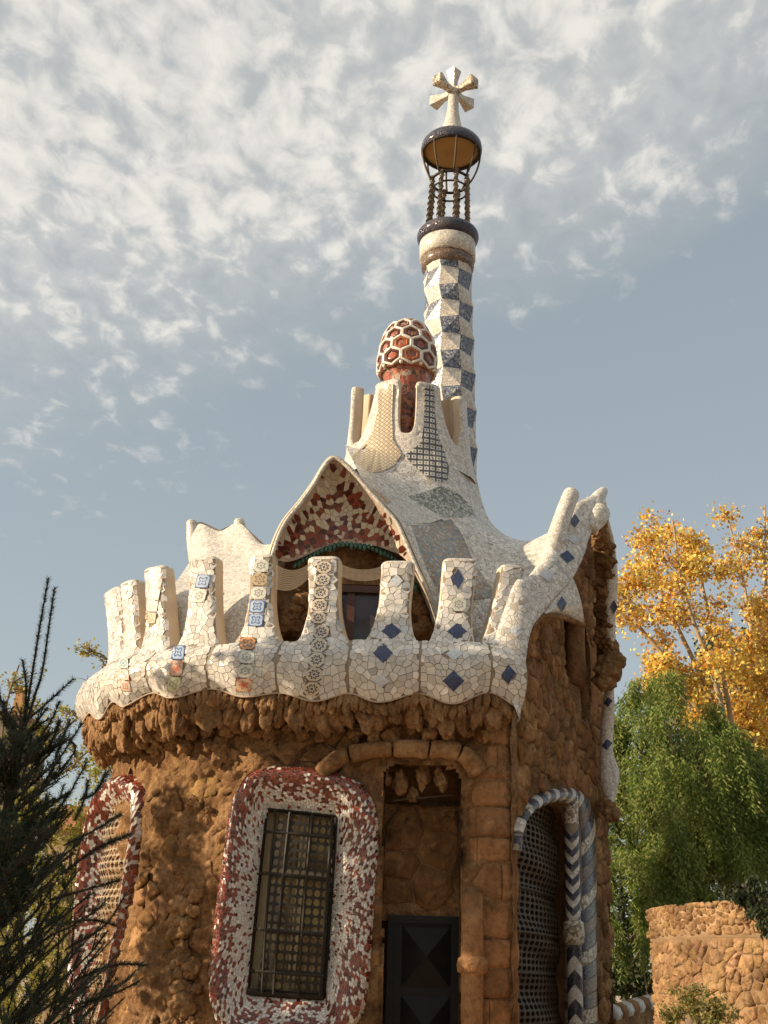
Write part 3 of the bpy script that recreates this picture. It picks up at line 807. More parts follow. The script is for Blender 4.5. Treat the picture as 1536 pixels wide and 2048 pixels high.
b2 = MB(); b2.grid(G); wall_bvh = b2.bvh()
LW_O = [(262, 1542), (228, 1556), (205, 1590), (192, 1650), (178, 1740), (168, 1850), (158, 1950), (160, 2060), (225, 2060), (245, 1960), (268, 1850), (286, 1740), (300, 1650), (312, 1590), (300, 1555)]
nohere = [shrink(WIN_O, 1.0), NICHE, LW_O]
rs = random.Random(5)
for (cx, cy), poly in voronoi(WALL.L, ZT - 1.0, 0.27, 0.95, 9):
    P = wall_pt(cx, cy + 1.0); x, y = proj(P)
    if any(in_poly(x, y, h) for h in nohere) or x > 930: continue
    if x < 0 or y > 2090: continue
    h = rs.uniform(.008, .05); k = rs.uniform(.6, 1.2)
    if rs.random() < .30 or (735 < x < 930 and y > 1560): continue
    sc_ = rs.uniform(.85, 1.12); g0 = centroid(poly); poly = [(g0[0] + (p[0] - g0[0]) * sc_, g0[1] + (p[1] - g0[1]) * sc_ * rs.uniform(.8, 1.05)) for p in poly]
    V, fs = lump(poly, lambda u, v: wall_pt(u, v + 1.0, False), 0.004, h, .5, rs)
    V = [p + .035 * fbm(p * 3.2, 2) + .03 * fbm(p * 10, 3) for p in V]
    stones.add(front_wall, (V, fs), (k, k * rs.uniform(.92, 1.03), k * rs.uniform(.82, 1.05)), 8)

# right-hand facade
KX = U(1030, 1480, 15.95)[:2]; EX = U(1209, 1480, 20.3)[:2]
rdir = nrm(EX - KX); RL = np.linalg.norm(EX - KX); rn = np.array([rdir[1], -rdir[0]]); rn3 = np.array([rn[0], rn[1], 0])
def right_pt(s, z, bump_=True):
    p = KX + rdir * s; q = np.array([p[0], p[1], z])
    if bump_: q = q + rn3 * (.03 * fbm(q * 1.7, 3) + .018 * fbm(q * 6, 3))
    return q
RV = [(1010, 2300), (1008, 1462), (1034, 1330), (1044, 1248), (1064, 1212), (1114, 1148), (1152, 1098), (1172, 1058), (1202, 1062), (1209, 1150), (1214, 1300), (1216, 2300)]
ARCH = [(1036, 2300), (1034, 1700), (1040, 1640), (1058, 1612), (1100, 1588), (1140, 1584), (1168, 1600), (1182, 1640), (1182, 2300)]
SLOT = [(1128, 1240), (1168, 1238), (1180, 1300), (1183, 1400), (1178, 1440), (1164, 1440), (1160, 1375), (1140, 1362), (1128, 1330)]
ns, nz = 90, 150
G = np.array([[right_pt(s, z) for s in np.linspace(-.16, RL, ns)] for z in np.linspace(-.05, 9.6, nz)])
def skipr(j, i):
    P = G[j:j + 2, i:i + 2].reshape(-1, 3).mean(0); x, y = proj(P)
    return not in_poly(x, y, RV) or in_poly(x, y, ARCH) or in_poly(x, y, SLOT)
b = MB(); b.grid(G, skip=skipr); right_wall = b.build('side_wall', M['mortar'], PAV, sm=True)
for (cx, cy), poly in voronoi(RL, 9.6 - 1.0, 0.30, 0.95, 19):
    P = right_pt(cx, cy + 1.0); x, y = proj(P)
    if not in_poly(x, y, RV) or in_poly(x, y, ARCH) or in_poly(x, y, SLOT) or y > 2090: continue
    if any(in_poly(*proj(right_pt(p[0], p[1] + 1.0)), o) for p in poly for o in (ARCH, SLOT)): continue
    k = rs.uniform(.75, 1.2)
    V, fs = lump(poly, lambda u, v: right_pt(u, v + 1.0, False), 0.007, rs.uniform(.035, .075), .4, rs)
    V = [p + .02 * fbm(p * 8, 3) for p in V]
    stones.add(right_wall, (V, fs), (k, k * rs.uniform(.9, 1.0), k * rs.uniform(.8, 1.0)), 8)
# unseen back of the house, so that light does not leak through
bp = [WALL.at(0), (WALL.at(0)[0] + .7, 23.6), (EX[0] - 1.2, 24.2), (EX[0], EX[1])]
b = MB(); b.grid(np.array([[(p[0], p[1], z) for p in bp] for z in (0, 7.4)])); b.build('back_wall', M['wall'], PAV)
b = MB(); b.grid(np.array([[(WALL.at(s)[0], WALL.at(s)[1] + .25, 5.4), (0.3, 21, 6.6)] for s in np.linspace(0, WALL.L, 30)])); b.build('terrace_floor', M['plaster'], PAV)

# --- hanging rocks of the cornice
rocks = [rock_mesh(k, M['rock'], .42, 1.2 + .2 * (k % 3)) for k in range(8)]
for me_ in rocks: me_.polygons.foreach_set('use_smooth', [True] * len(me_.polygons))
def rock(name, c, sx, sy, sz, parent, rz=None, seed=None):
    o = bpy.data.objects.new(name, rng.choice(rocks)); COL.objects.link(o); o.parent = parent
    if parent.type == 'EMPTY': o.matrix_parent_inverse = Matrix.Translation(-parent.location)
    o.location = Vector([float(v) for v in c]); o.rotation_euler = (rng.uniform(-.3, .3), rng.uniform(-.3, .3), rng.uniform(0, 6.3) if rz is None else rz)
    o.scale = (float(sx), float(sy), float(sz)); return o
cor = MB(); cs = np.linspace(0, RIM.L - .05, 170)
cp = [(-.16, -.015), (-.22, -.10), (-.32, -.20), (-.46, -.27), (-.62, -.32), (-.80, -.37)]
def cor_pt(s, k):
    d, dz = cp[k]; p = RIM.at(s) + RIM.nor(s) * d; q = np.array([p[0], p[1], zb(s) * .5 + .5 * np.mean(sc_z) + dz])
    return q + np.array([*RIM.nor(s), -.6]) * (.09 * fbm(q * 3.2, 3) + .05 * fbm(q * 9, 2))
cor.grid(np.array([[cor_pt(s, k) for s in cs] for k in range(6)])); cornice = cor.build('rock_cornice', M['rock'], PAV, sm=True)
s = .3; k = 0
while s < RIM.L - .1:
    n = RIM.nor(s); p = RIM.at(s); z = zb(s)
    d = -.17; q = p + n * d; sz = rng.uniform(.05, .085)
    rock('corbel_stone', (q[0], q[1], z - .03 - sz * .7), sz * .85, sz * .8, sz * rng.uniform(1.3, 2.3), cornice); s += rng.uniform(.085, .12)
s = .5
while s < RIM.L - .15:
    n = RIM.nor(s); p = RIM.at(s); z = .5 * zb(s) + .5 * np.mean(sc_z); sz = rng.uniform(.11, .18); q = p + n * rng.uniform(-.36, -.26)
    rock('corbel_stone', (q[0], q[1], z - .17 - rng.uniform(0, .05)), sz * .7, sz * .8, sz * rng.uniform(1.1, 1.9), cornice); s += rng.uniform(.16, .25)
s = .5
while s < RIM.L - .2:
    n = RIM.nor(s); p = RIM.at(s); z = .5 * zb(s) + .5 * np.mean(sc_z); sz = rng.uniform(.07, .12); q = p + n * rng.uniform(-.58, -.50)
    rock('corbel_stone', (q[0], q[1], z - .34 - rng.uniform(0, .08)), sz, sz, sz * rng.uniform(.8, 1.5), cornice); s += rng.uniform(.2, .32)
# clusters of craggy rock set into the wall left of the window
for (x0, y0, x1, y1, n, r0) in ((352, 1790, 402, 1985, 20, .10), (330, 1950, 372, 2010, 10, .12), (380, 1600, 420, 1640, 4, .08), (300, 1480, 380, 1500, 7, .10), (400, 1480, 480, 1520, 7, .09), (300, 2010, 400, 2060, 9, .1)):
    for _ in range(n):
        x, y = rng.uniform(x0, x1), rng.uniform(y0, y1); h = wall_bvh.ray_cast(Vector(EYE), Vector(nrm(ray(x, y))))
        if h[0] is None: continue
        r = r0 * rng.uniform(.7, 1.3); rock('wall_rock', np.array(h[0]) + np.array([0, -.05, 0]), r, r * .9, r * rng.uniform(.7, 1.3), front_wall)

# ------------------------------------------------------------------ big window
wn_ = nrm((-.10, -1, .0)); wc = U(590, 1800, 16.0)
def to_ring(poly, c, th):
    out = []
    for a in th:
        d = (math.cos(a), math.sin(a)); best = None
        for i in range(len(poly)):
            (x1, y1), (x2, y2) = poly[i], poly[(i + 1) % len(poly)]
            den = d[0] * (y2 - y1) - d[1] * (x2 - x1)
            if abs(den) < 1e-9: continue
            t = ((x1 - c[0]) * (y2 - y1) - (y1 - c[1]) * (x2 - x1)) / den; u = ((x1 - c[0]) * d[1] - (y1 - c[1]) * d[0]) / den
            if t > 0 and -1e-6 <= u <= 1 + 1e-6 and (best is None or t < best): best = t
        out.append((c[0] + d[0] * best, c[1] + d[1] * best))
    return out
def mosaic_frame(outer, inner, c, pt, n, prof, N, cell, parent_name, redf, seed, wk=1.5):
    th = [2 * math.pi * (k / N) for k in range(N)]
    th = [math.atan2(math.sin(a) * 2.0, math.cos(a)) for a in th]
    O = np.array([UP(*p, pt, n) for p in to_ring(outer, c, th)]); I = np.array([UP(*p, pt, n) for p in to_ring(inner, c, th)])
    # smooth the outline
    for _ in range(2): O = .25 * np.roll(O, 1, 0) + .5 * O + .25 * np.roll(O, -1, 0)
    ks = np.linspace(0, 1, 15); rows = []
    for k in ks: rows.append(lerp(O, I, k) + n * np.interp(k, *prof))
    A = np.array(rows); b = MB(); b.grid(A, cu=True); fr = b.build(parent_name, M['pale_grout'], PAV, sm=True)
    per = np.linalg.norm(np.roll(O, -1, 0) - O, axis=1); cum = np.concatenate([[0], np.cumsum(per)]); L = cum[-1]
    Wd = float(np.mean(np.linalg.norm(O - I, axis=1))) * wk
    def mp(u, v):
        u = u % L; i = min(int(np.searchsorted(cum, u, side='right')) - 1, N - 1); f = (u - cum[i]) / per[i]
        v = min(max(v / Wd, 0), 1) * 14; j = min(int(v), 13); g_ = v - j
        a, b_ = A[j, i] * (1 - f) + A[j, (i + 1) % N] * f, A[j + 1, i] * (1 - f) + A[j + 1, (i + 1) % N] * f
        return a * (1 - g_) + b_ * g_
    for (cx, cy), poly in voronoi(L, Wd, cell, .95, seed):
        P = mp(cx, cy); x, y = proj(P); r = redf(cy / Wd, x, y)
        if y > 2075: continue
        col = red_tint() if random.random() < r else white_tint(k=.95)
        chips.add(fr, shard(poly, mp, .0052, .009, .06), col, len(poly))
    return fr, O, I
def redf(k, x, y):
    if x > 680 and y > 1600: return (.50 if k < .62 else .22) + .08 * math.sin(y * .02)
    if y > 1995: return .66 - .3 * k
    if y < 1618: return .88 if k < .36 else max(.12, .66 - 1.1 * (k - .36))
    return (.90 if k < .32 else .62) if k < .48 else max(.10, .32 - .6 * (k - .48))
prof = ((0, .03, .08, .16, .26, .4, .6, .85, 1.0), (-.22, .0, .09, .14, .155, .125, .05, -.05, -.12))
frame_o, WO, WI = mosaic_frame(WIN_O, WIN_I, (590, 1805), wc, wn_, prof, 120, .051, 'window_frame', redf, 41)
# iron cage in the window
ip = wc - wn_ * .12; gp = wc - wn_ * .02
win = [UP(*p, ip, wn_) for p in WIN_I]
b = MB(); b.add([p - wn_ * .30 for p in win], [(0, 1, 2, 3)]); pane = b.build('window_pane', M['glass'], PAV)
b = MB()
for a in range(4):
    p, q = win[a], win[(a + 1) % 4]; b.add([p, q, q - wn_ * .30, p - wn_ * .30], [(0, 1, 2, 3)])
b.build('window_reveal', M['plaster'], PAV)
def wq(u, v, d=0.0):  # u across, v down in the opening
    return lerp(lerp(win[0], win[1], u), lerp(win[3], win[2], u), v) + wn_ * d
cage = MB()
for u in (.0, 1.0): cage.tube([wq(u, v, .02) for v in (0, 1)], .03, 4)
for v in (.0, 1.0): cage.tube([wq(u, v, .02) for u in (0, 1)], .03, 4)
cage.tube([wq(u, .985, .05) for u in (0, 1)], .045, 6)
grille = cage.build('window_grille', M['iron'], PAV)
def bow(u, v): return .10 + .10 * math.sin(math.pi * min(max(v, 0), 1)) * (0.35 + .65 * math.sin(math.pi * min(max(u, 0), 1)))
for v in (.13, .36, .66, .88):
    b = MB(); b.tube([wq(u, v, bow(u, v) + .012 if u > .05 else .02) for u in np.linspace(0, 1, 9)], .024, 6); b.build('crossbar', M['iron'], grille)
for u in (.18, .36, .68, .96):
    b = MB(); b.tube([wq(u + (.06 * (v - .5) if u < .3 else 0), v, bow(u, v) + .015) for v in np.linspace(.01, .99, 12)], .019, 6); b.build('upright_bar', M['iron'], grille)
def lattice(fn, nu, nv, hole=.40):
    """plate of round holes; fn(u,v) -> point"""
    b = MB(); ang = [math.pi / 4 + k * math.pi / 4 for k in range(8)]
    for j in range(nv):
        for i in range(nu):
            inn = []; outr = []
            for a in ang:
                c, s_ = math.cos(a), math.sin(a); m = max(abs(c), abs(s_))
                outr.append(fn((i + .5 + .5 * c / m) / nu, (j + .5 + .5 * s_ / m) / nv)); inn.append(fn((i + .5 + hole * c) / nu, (j + .5 + hole * s_) / nv))
            b.add(outr + inn, [(k, (k + 1) % 8, 8 + (k + 1) % 8, 8 + k) for k in range(8)])
    return b
lb = lattice(lambda u, v: wq(.17 + .82 * u - .06 * (v - .5) * (1 - u), .02 + .95 * v, bow(.17 + .82 * u, v)), 8, 19, .40)
lo = lb.build('lattice', M['iron'], grille)
md = lo.modifiers.new('thick', 'SOLIDIFY'); md.thickness = .012
for u in (.045, .52):
    b = MB(); b.obox(wq(u, .5, -.24), nrm(win[1] - win[0]), wn_, nrm(win[3] - win[0]), .045, .03, np.linalg.norm(win[3] - win[0]) * .49); b.build('casement', M['cream_wood'], pane)
for v in (.33, .66):
    b = MB(); b.obox(wq(.5, v, -.24), nrm(win[1] - win[0]), wn_, nrm(win[3] - win[0]), np.linalg.norm(win[1] - win[0]) * .5, .025, .03); b.build('casement', M['cream_wood'], pane)

# ------------------------------------------------------------------ left window (turned away)
ln_ = nrm((-.80, -.60, 0)); lc = U(235, 1800, 17.95)
LW_I = [(252, 1622), (222, 1640), (206, 1700), (196, 1800), (190, 1900), (184, 2050), (225, 2050), (240, 1900), (258, 1780), (272, 1660)]
prof2 = ((0, .06, .16, .3, .5, .8, 1), (-.15, .06, .2, .24, .17, .0, -.12))
def redl(k, x, y): return .74 if k < .6 else .5
lf, LO, LI = mosaic_frame(LW_O, LW_I, (232, 1810), lc, ln_, prof2, 100, .068, 'window_frame', redl, 43, 2.3)
side = np.array([.6, -.8, 0]); 
lo_c = LI.mean(0); ext = LI - lo_c; hu = np.max(np.abs(ext @ side)); hv = np.max(np.abs(ext[:, 2]))
b = lattice(lambda u, v: lo_c + side * (u * 2 - 1) * hu * .98 + np.array([0, 0, 1]) * (v * 2 - 1) * hv + ln_ * (.02 + .07 * math.sin(math.pi * u) + .04 * math.sin(v * 40)), 9, 34, .47)
b.build('window_lattice', M['net_cord'], PAV)
b = MB(); b.add([lo_c + side * a * hu * 1.1 + np.array([0, 0, 1]) * c * hv * 1.02 - ln_ * .1 for a, c in ((-1, -1), (1, -1), (1, 1), (-1, 1))], [(0, 1, 2, 3)]); b.build('window_pane', M['iron'], PAV)

# ------------------------------------------------------------------ door niche
nl, nr_ = U(764, 1800, 16.0), U(924, 1800, 16.0); NB = 16.85
zt_ = U(840, 1528, 16.0)[2]
b = MB()
b.add([(nl[0], 15.85, -.05), (nl[0], NB, -.05), (nl[0], NB, zt_), (nl[0], 15.85, zt_)], [(0, 1, 2, 3)])
b.add([(nr_[0], 15.85, -.05), (nr_[0], NB, -.05), (nr_[0], NB, zt_), (nr_[0], 15.85, zt_)], [(0, 3, 2, 1)])
b.add([(nl[0], 15.85, zt_), (nr_[0], 15.85, zt_), (nr_[0], NB, zt_), (nl[0], NB, zt_)], [(0, 1, 2, 3)])
b.add([(nl[0], NB, -.05), (nr_[0], NB, -.05), (nr_[0], NB, zt_), (nl[0], NB, zt_)], [(0, 1, 2, 3)])
niche = b.build('door_recess', M['mortar'], PAV)
YD = 16.55
dz1 = U(850, 1832, YD)[2]; dx0, dx1 = U(776, 1832, YD)[0], U(918, 1832, YD)[0]
zn0, zn1 = dz1 + .03, U(850, 1610, YD)[2]
b = MB(); b.box((nl[0], YD + .02, zn0 - .1), (nr_[0], YD + .1, zn1)); b.build('overdoor_bed', M['mortar'], PAV)
for (cx, cy), poly in voronoi(nr_[0] - nl[0], zn1 - zn0, .42, .9, 77):
    V, fs = lump(poly, lambda u, v: np.array([nl[0] + u, YD + .02, zn0 + v]), .012, rng.uniform(.03, .07), .35, rs)
    k = rs.uniform(.7, 1.05); b = MB(); b.add(V, fs, 0, (k, k * .95, k * .9)); b.build('slab_stone', M['wall'], niche)
b = MB(); b.box((dx0, YD - .02, -.05), (dx0 + .09, YD + .1, dz1)); b.box((dx1 - .09, YD - .02, -.05), (dx1, YD + .1, dz1)); b.box((dx0 + .09, YD - .02, dz1 - .09), (dx1 - .09, YD + .1, dz1))
door = b.build('door', M['door'], PAV)
b = MB(); b.box((dx0 + .09, YD + .03, -.05), (dx1 - .09, YD + .08, dz1 - .09)); leaf = b.build('door_leaf', M['door'], door)
pz1 = U(850, 1852, YD)[2]; px0, px1 = U(805, 1850, YD)[0], U(902, 1850, YD)[0]; pz0 = U(850, 1975, YD)[2]
for z1, z0 in ((pz1, pz0), (pz0 - .1, pz0 - .1 - (pz1 - pz0))):
    b = MB(); cx, cz = (px0 + px1) / 2, (z0 + z1) / 2
    b.add([(px0, YD + .025, z0), (px1, YD + .025, z0), (px1, YD + .025, z1), (px0, YD + .025, z1), (cx, YD - .11, cz)], [(0, 1, 4), (1, 2, 4), (2, 3, 4), (3, 0, 4)]); b.build('door_panel', M['door'], door)
b = MB(); b.tube([U(786, 1601, 16.1), U(906, 1590, 16.1)], .012, 6); b.build('rod', M['iron_brown'], PAV)
for x, y, r, st in ((768, 1556, .13, 1.4), (800, 1566, .14, 1.5), (846, 1548, .13, 1.9), (882, 1556, .12, 1.7), (826, 1590, .10, 1.2)):
    p = U(x, y, 16.15); rock('corbel_stone', p, r * .7, r * .7, r * st * .75, niche)
# lintel of three cut stones bending over the recess
lin = Curve([U(x, y, Y) for x, y, Y in ((640, 1548, 15.93), (664, 1526, 15.85), (700, 1508, 15.8), (760, 1498, 15.78), (830, 1497, 15.76), (900, 1500, 15.74), (935, 1512, 15.76), (958, 1550, 15.8))])
cuts = [0, .2, .45, .66, .83, 1.0]
for a, c in zip(cuts[:-1], cuts[1:]):
    b = MB(); ts = np.linspace(a + .006, c - .006, 9); path = [lin.at(t * lin.L) for t in ts]
    b.tube(path, [.115 * (1 if 0 < i < 8 else .88) for i in range(9)], 12)
    b.v = [tuple(np.array(p) + .035 * fbm(np.array(p) * 4, 3)) for p in b.v]; b.build('lintel_stone', M['wall'], PAV, sm=True)

# ------------------------------------------------------------------ corner pillar of cut blocks
pc = U(979, 1800, 16.12); pr_ = (U(1034, 1800, 16.12)[0] - U(924, 1800, 16.12)[0]) / 2
zs = [-.05, .45, .95, 1.38, 1.72, 2.05, 2.5, 2.95, 3.25, 3.62, 3.95, 4.4, 4.8, 5.3]
pil = MB(); pil.lathe(pc[0], pc[1], [(pr_ * .95, -.05), (pr_ * .95, 5.4)], 24); pillar = pil.build('corner_pillar', M['mortar'], PAV, sm=True)
for z0, z1 in zip(zs[:-1], zs[1:]):
    cut = rng.uniform(.3, .7)
    for a0, a1 in ((math.pi, math.pi * (1 + cut)), (math.pi * (1 + cut), 2.2 * math.pi)):
        th = np.linspace(a0 + .010, a1 - .010, 14); rowsp = []
        rr = pr_ + rng.uniform(-.012, .02)
        for kz, kr in ((0, -.035), (.05, -.005), (.15, .004), (.5, .01), (.85, .004), (.95, -.005), (1, -.035)):
            z = lerp(z0 + .004, z1 - .004, kz)
            rowsp.append([np.array([pc[0] + (rr + kr) * math.cos(a), pc[1] + (rr + kr) * math.sin(a), z]) for a in th])
        P = np.array(rowsp)
        for q in P.reshape(-1, 3): q += np.array([0, -1, 0]) * (.022 * fbm(q * 2.4, 3) + .028 * fbm(q * 8, 3))
        k = rng.uniform(.8, 1.15); b = MB(); b.grid(P, col=(k, k * .97, k * .93)); b.build('block', M['dressed'], pillar, sm=True)
cp_ = U(945, 1900, 15.72); rr = .135
z_r0, z_r1, z_t = U(945, 1947, 15.72)[2], U(945, 1914, 15.72)[2], U(950, 1790, 15.72)[2]
def rough_lathe(name, prof, mat, parent, n=18, amp=.02):
    b = MB(); b.lathe(cp_[0], cp_[1], prof, n); b.v = [tuple(np.array(p) + amp * fbm(np.array(p) * 7, 3)) for p in b.v]
    return b.build(name, M[mat], parent, sm=True)
colm = rough_lathe('slender_column', [(rr, -.05), (rr, .6), (rr * .98, z_r0)], 'dressed', PAV)
rough_lathe('capital_ring', [(rr * .95, z_r0 - .01), (rr * 1.3, z_r0 + .02), (rr * 1.42, (z_r0 + z_r1) / 2), (rr * 1.3, z_r1 - .02), (rr * .9, z_r1 + .01)], 'dressed', colm)
rough_lathe('shaft_stone', [(rr * .98, z_r1 - .01), (rr * .96, lerp(z_r1, z_t, .5)), (rr * .98, z_t), (rr * .5, z_t + .02), (.01, z_t + .02)], 'dressed', colm, 18, .035)
# ------------------------------------------------------------------ arched opening of the side wall
apt = np.array([*KX, 0]); 
def SP(x, y, d=0.0): return UP(x, y, apt + rn3 * d, rn3)
AO = Curve([SP(x, y, .03) for x, y in ((1032, 1700), (1034, 1652), (1050, 1612), (1090, 1583), (1138, 1576), (1170, 1590), (1187, 1628), (1191, 1700), (1192, 1850), (1193, 2110))])
AI = Curve([SP(x, y, .07) for x, y in ((1037, 1700), (1041, 1662), (1060, 1630), (1096, 1608), (1130, 1604), (1152, 1620), (1161, 1652), (1164, 1710), (1165, 1850), (1166, 2110))])
def band(name, t0, t1, mat, parent, off, n=4):
    rows = []
    for t in np.linspace(t0, t1, n):
        o, i_ = AO.at(t * AO.L), AI.at(t * AI.L); r = [o - rn3 * .12]
        for u in np.linspace(0, 1, 7): r.append(lerp(o, i_, u) + rn3 * (off + .075 * math.sin(math.pi * u) ** .7))
        r.append(i_ - rn3 * .25); rows.append(r)
    bb = MB(); bb.grid(np.array(rows)); return bb.build(name, M[mat], parent, sm=True)
arch = band('window_arch', 0, 1, 'grout', PAV, -.008, 40)
nA = 34
for k in range(nA):
    kind = ('dark_blue', 'white_fine', 'dark_blue', 'speckle')[k % 4] if k < 17 else ('dark_blue', 'brown_fine', 'dark_blue', 'speckle')[k % 4]
    band('arch_tile', (k + .04) / nA, (k + .96) / nA, kind, arch, 0.0)
# soffit, lattice and pane set back inside
arch_in = [(1036, 2110), (1034, 1700), (1040, 1650), (1056, 1626), (1090, 1606), (1126, 1604), (1150, 1618), (1166, 1650), (1170, 2110)]
b = MB(); po = [SP(*p, .03) for p in arch_in]; pi_ = [SP(*p, -.45) for p in arch_in]
b.grid(np.array([po, [p - rn3 * .6 for p in po]])); b.build('window_reveal', M['dressed'], PAV)
s0, s1 = (po[0] - apt) @ np.array([*rdir, 0]), (po[-1] - apt) @ np.array([*rdir, 0]); z0, z1 = po[0][2], SP(1110, 1604)[2] + .1
def lat(u, v): return apt + np.array([*rdir, 0]) * lerp(s0 - .02, s1 - .1, u) + np.array([0, 0, lerp(z0, z1, v) - apt[2]]) - rn3 * (.30 - .10 * math.sin(math.pi * u) - .035 * math.sin(v * 19) - .02 * math.sin(v * 43 + u * 5))
b = lattice(lat, 15, 42, .41); so_ = b.build('window_lattice', M['iron_brown'], PAV)
md = so_.modifiers.new('thick', 'SOLIDIFY'); md.thickness = .02
b = MB(); b.add([lat(u, v) - rn3 * .25 for u, v in ((-.1, 0), (1.2, 0), (1.2, 1), (-.1, 1))], [(0, 1, 2, 3)]); b.build('window_pane', M['glass_grey'], PAV)
for v in (.28, .43, .60): b = MB(); b.tube([lat(u, v) + rn3 * .02 for u in np.linspace(0, 1, 6)], .018, 6); b.build('crossbar', M['iron_brown'], so_)
# chevron column
cc = SP(1146, 1800, .02); zA, zB, zC = SP(1146, 1608, .02)[2], SP(1146, 1845, .02)[2], SP(1146, 1885, .02)[2]
cr_ = .105
b = MB(); b.lathe(cc[0], cc[1], [(cr_ * .97, -.05), (cr_ * .97, zA + .1)], 20); chev = b.build('chevron_column', M['grout'], PAV, sm=True)
ax = math.atan2(EYE[1] - cc[1], EYE[0] - cc[0])
def chevrons(z0, z1, n, up):
    h = (z1 - z0) / n
    for k in range(n):
        b = MB(); NT_ = 24; th = np.linspace(-math.pi, math.pi, NT_ + 1); P = []
        for q in (.03, .97):
            P.append([np.array([cc[0] + cr_ * math.cos(ax + a), cc[1] + cr_ * math.sin(ax + a), z0 + h * (k + q) + (1 if up else -1) * .16 * (1 - abs(math.asin(math.sin(a * 1.0))) / (math.pi / 2) * 1.0)]) for a in th])
        b.grid(np.array(P)); b.build('chevron_band', M['dark_blue'] if k % 2 else M['white_fine'], chev, sm=True)
chevrons(zB + .14, zA - .32, 12, False); chevrons(.1, zC - .14, 10, True)
b = MB(); b.lathe(cc[0], cc[1], [(cr_ * 1.0, zC - .03), (cr_ * 1.35, zC), (cr_ * 1.45, (zB + zC) / 2), (cr_ * 1.35, zB), (cr_, zB + .03)], 20); b.build('column_ring', M['speckle'], chev, sm=True)
b = MB(); b.lathe(cc[0], cc[1], [(cr_ * 1.02, zA - .3), (cr_ * 1.02, zA + .1)], 20); b.build('column_head', M['speckle'], chev, sm=True)
# deep slot with half columns, upper part of the side wall
so2 = [SP(*p, .0) for p in SLOT]
b = MB(); b.grid(np.array([so2, [p - rn3 * .5 for p in so2]]), cu=True); b.add([p - rn3 * .5 for p in so2], [tuple(range(len(so2)))]); b.build('slot_recess', M['mortar'], PAV)
for x, y0, y1, r in ((1150, 1236, 1372, .16), (1172, 1236, 1450, .17)):
    b = MB(); top, bot = SP(x, y0, -.12), SP(x + 1, y1, -.12)
    b.tube([lerp(top, bot, t) for t in np.linspace(0, 1, 14)], r, 12); b.v = [tuple(np.array(p) + .02 * fbm(np.array(p) * 5, 3)) for p in b.v]
    b.build('half_column', M['dressed'], PAV, sm=True)

# ------------------------------------------------------------------ gable lip over the side wall
def loft_strip(name, A, B, mat, n=8, thick=.22, parent=PAV, mats=None, nu=8, bul=.05):
    """band between two space curves, with real thickness"""
    a, c = catmull(A, n), catmull(B, n); m = len(a); rows = []
    T = np.gradient((a + c) / 2, axis=0)
    for i in range(m):
        w_ = c[i] - a[i]; nn = nrm(np.cross(T[i], w_)); nn = nn if nn @ (EYE - a[i]) > 0 else -nn
        r = [a[i] - nn * thick]
        for u in np.linspace(0, 1, nu): r.append(lerp(a[i], c[i], u) + nn * bul * 4 * u * (1 - u))
        r.append(c[i] - nn * thick); rows.append(r)
    b = MB(); b.grid(np.array(rows)); return b.build(name, M[mat], parent, sm=True), b.bvh()
LA = [(968, 1290, 15.40), (990, 1270, 15.5), (1030, 1165, 15.75), (1062, 1150, 16.0), (1090, 1120, 16.3), (1110, 1075, 16.6), (1135, 1035, 16.9), (1160, 1002, 17.2), (1200, 985, 17.5)]
LB = [(1040, 1440, 15.35), (1050, 1335, 15.4), (1062, 1262, 15.6), (1084, 1228, 15.85), (1112, 1192, 16.15), (1145, 1156, 16.5), (1168, 1110, 16.8), (1182, 1068, 17.15), (1213, 1020, 17.5)]
lip, lip_bvh = loft_strip('side_gable_lip', [U(*p) for p in LA], [U(*p) for p in LB], 'white_skin', 8, .25)
for p, m in ((diamond(1150, 1041, 10, 14), 'diamond'), (diamond(1135, 1113, 15, 13, -3), 'diamond'), (diamond(1033, 1262, 14, 12), 'pale_diamond'), (diamond(1095, 1150, 14, 12), 'pale_diamond'), (diamond(1148, 1078, 12, 9), 'pale_diamond')): put(p, lip_bvh, m, 'lozenge_tile', lip)
sail, sail_bvh = loft_strip('lip_sail', [U(*p) for p in ((1086, 1226, 15.95), (1112, 1192, 16.2), (1131, 1168, 16.4), (1143, 1150, 16.5))], [U(*p) for p in ((1090, 1226, 16.0), (1122, 1228, 16.35), (1150, 1238, 16.6), (1168, 1247, 16.7))], 'white_fine', 6, .06)
put(diamond(1124, 1208, 10, 16), sail_bvh, 'diamond', 'lozenge_tile', lip)
b = MB(); b.tube([U(x, y, Y) for x, y, Y in ((1062, 1252, 15.75), (1085, 1230, 15.98), (1122, 1233, 16.4), (1150, 1243, 16.65), (1168, 1251, 16.75))], .04, 8); b.build('sail_edge', M['rock'], lip)
def horn(path, rad, mat, name='roof_horn', sq=1.0, n=14, cap=True, parent=PAV):
    b = MB(); c = catmull([U(*p) for p in path], 6); k = len(c); r = np.interp(np.linspace(0, 1, k), np.linspace(0, 1, len(rad)), rad)
    tp = nrm(c[-1] - c[-3]); ex = [(c[-1] + tp * rad[-1] * q, rad[-1] * s) for q, s in ((.2, .93), (.38, .75), (.48, .45), (.5, .05))]
    c = np.vstack([c, [e[0] for e in ex]]); r = np.concatenate([r, [e[1] for e in ex]])
    b.tube(c, r, n, sq=sq); o = b.build(name, M[mat], parent, sm=True); return o, b.bvh()
horn([(1090, 1150, 16.75), (1104, 1105, 16.6), (1117, 1060, 16.65), (1132, 1015, 16.75), (1143, 988, 16.85)], [.14, .14, .125, .12], 'white_fine')
horn([(1185, 1030, 17.4), (1190, 1010, 17.5), (1199, 992, 17.6), (1207, 982, 17.7)], [.15, .14, .10, .07], 'white_fine')
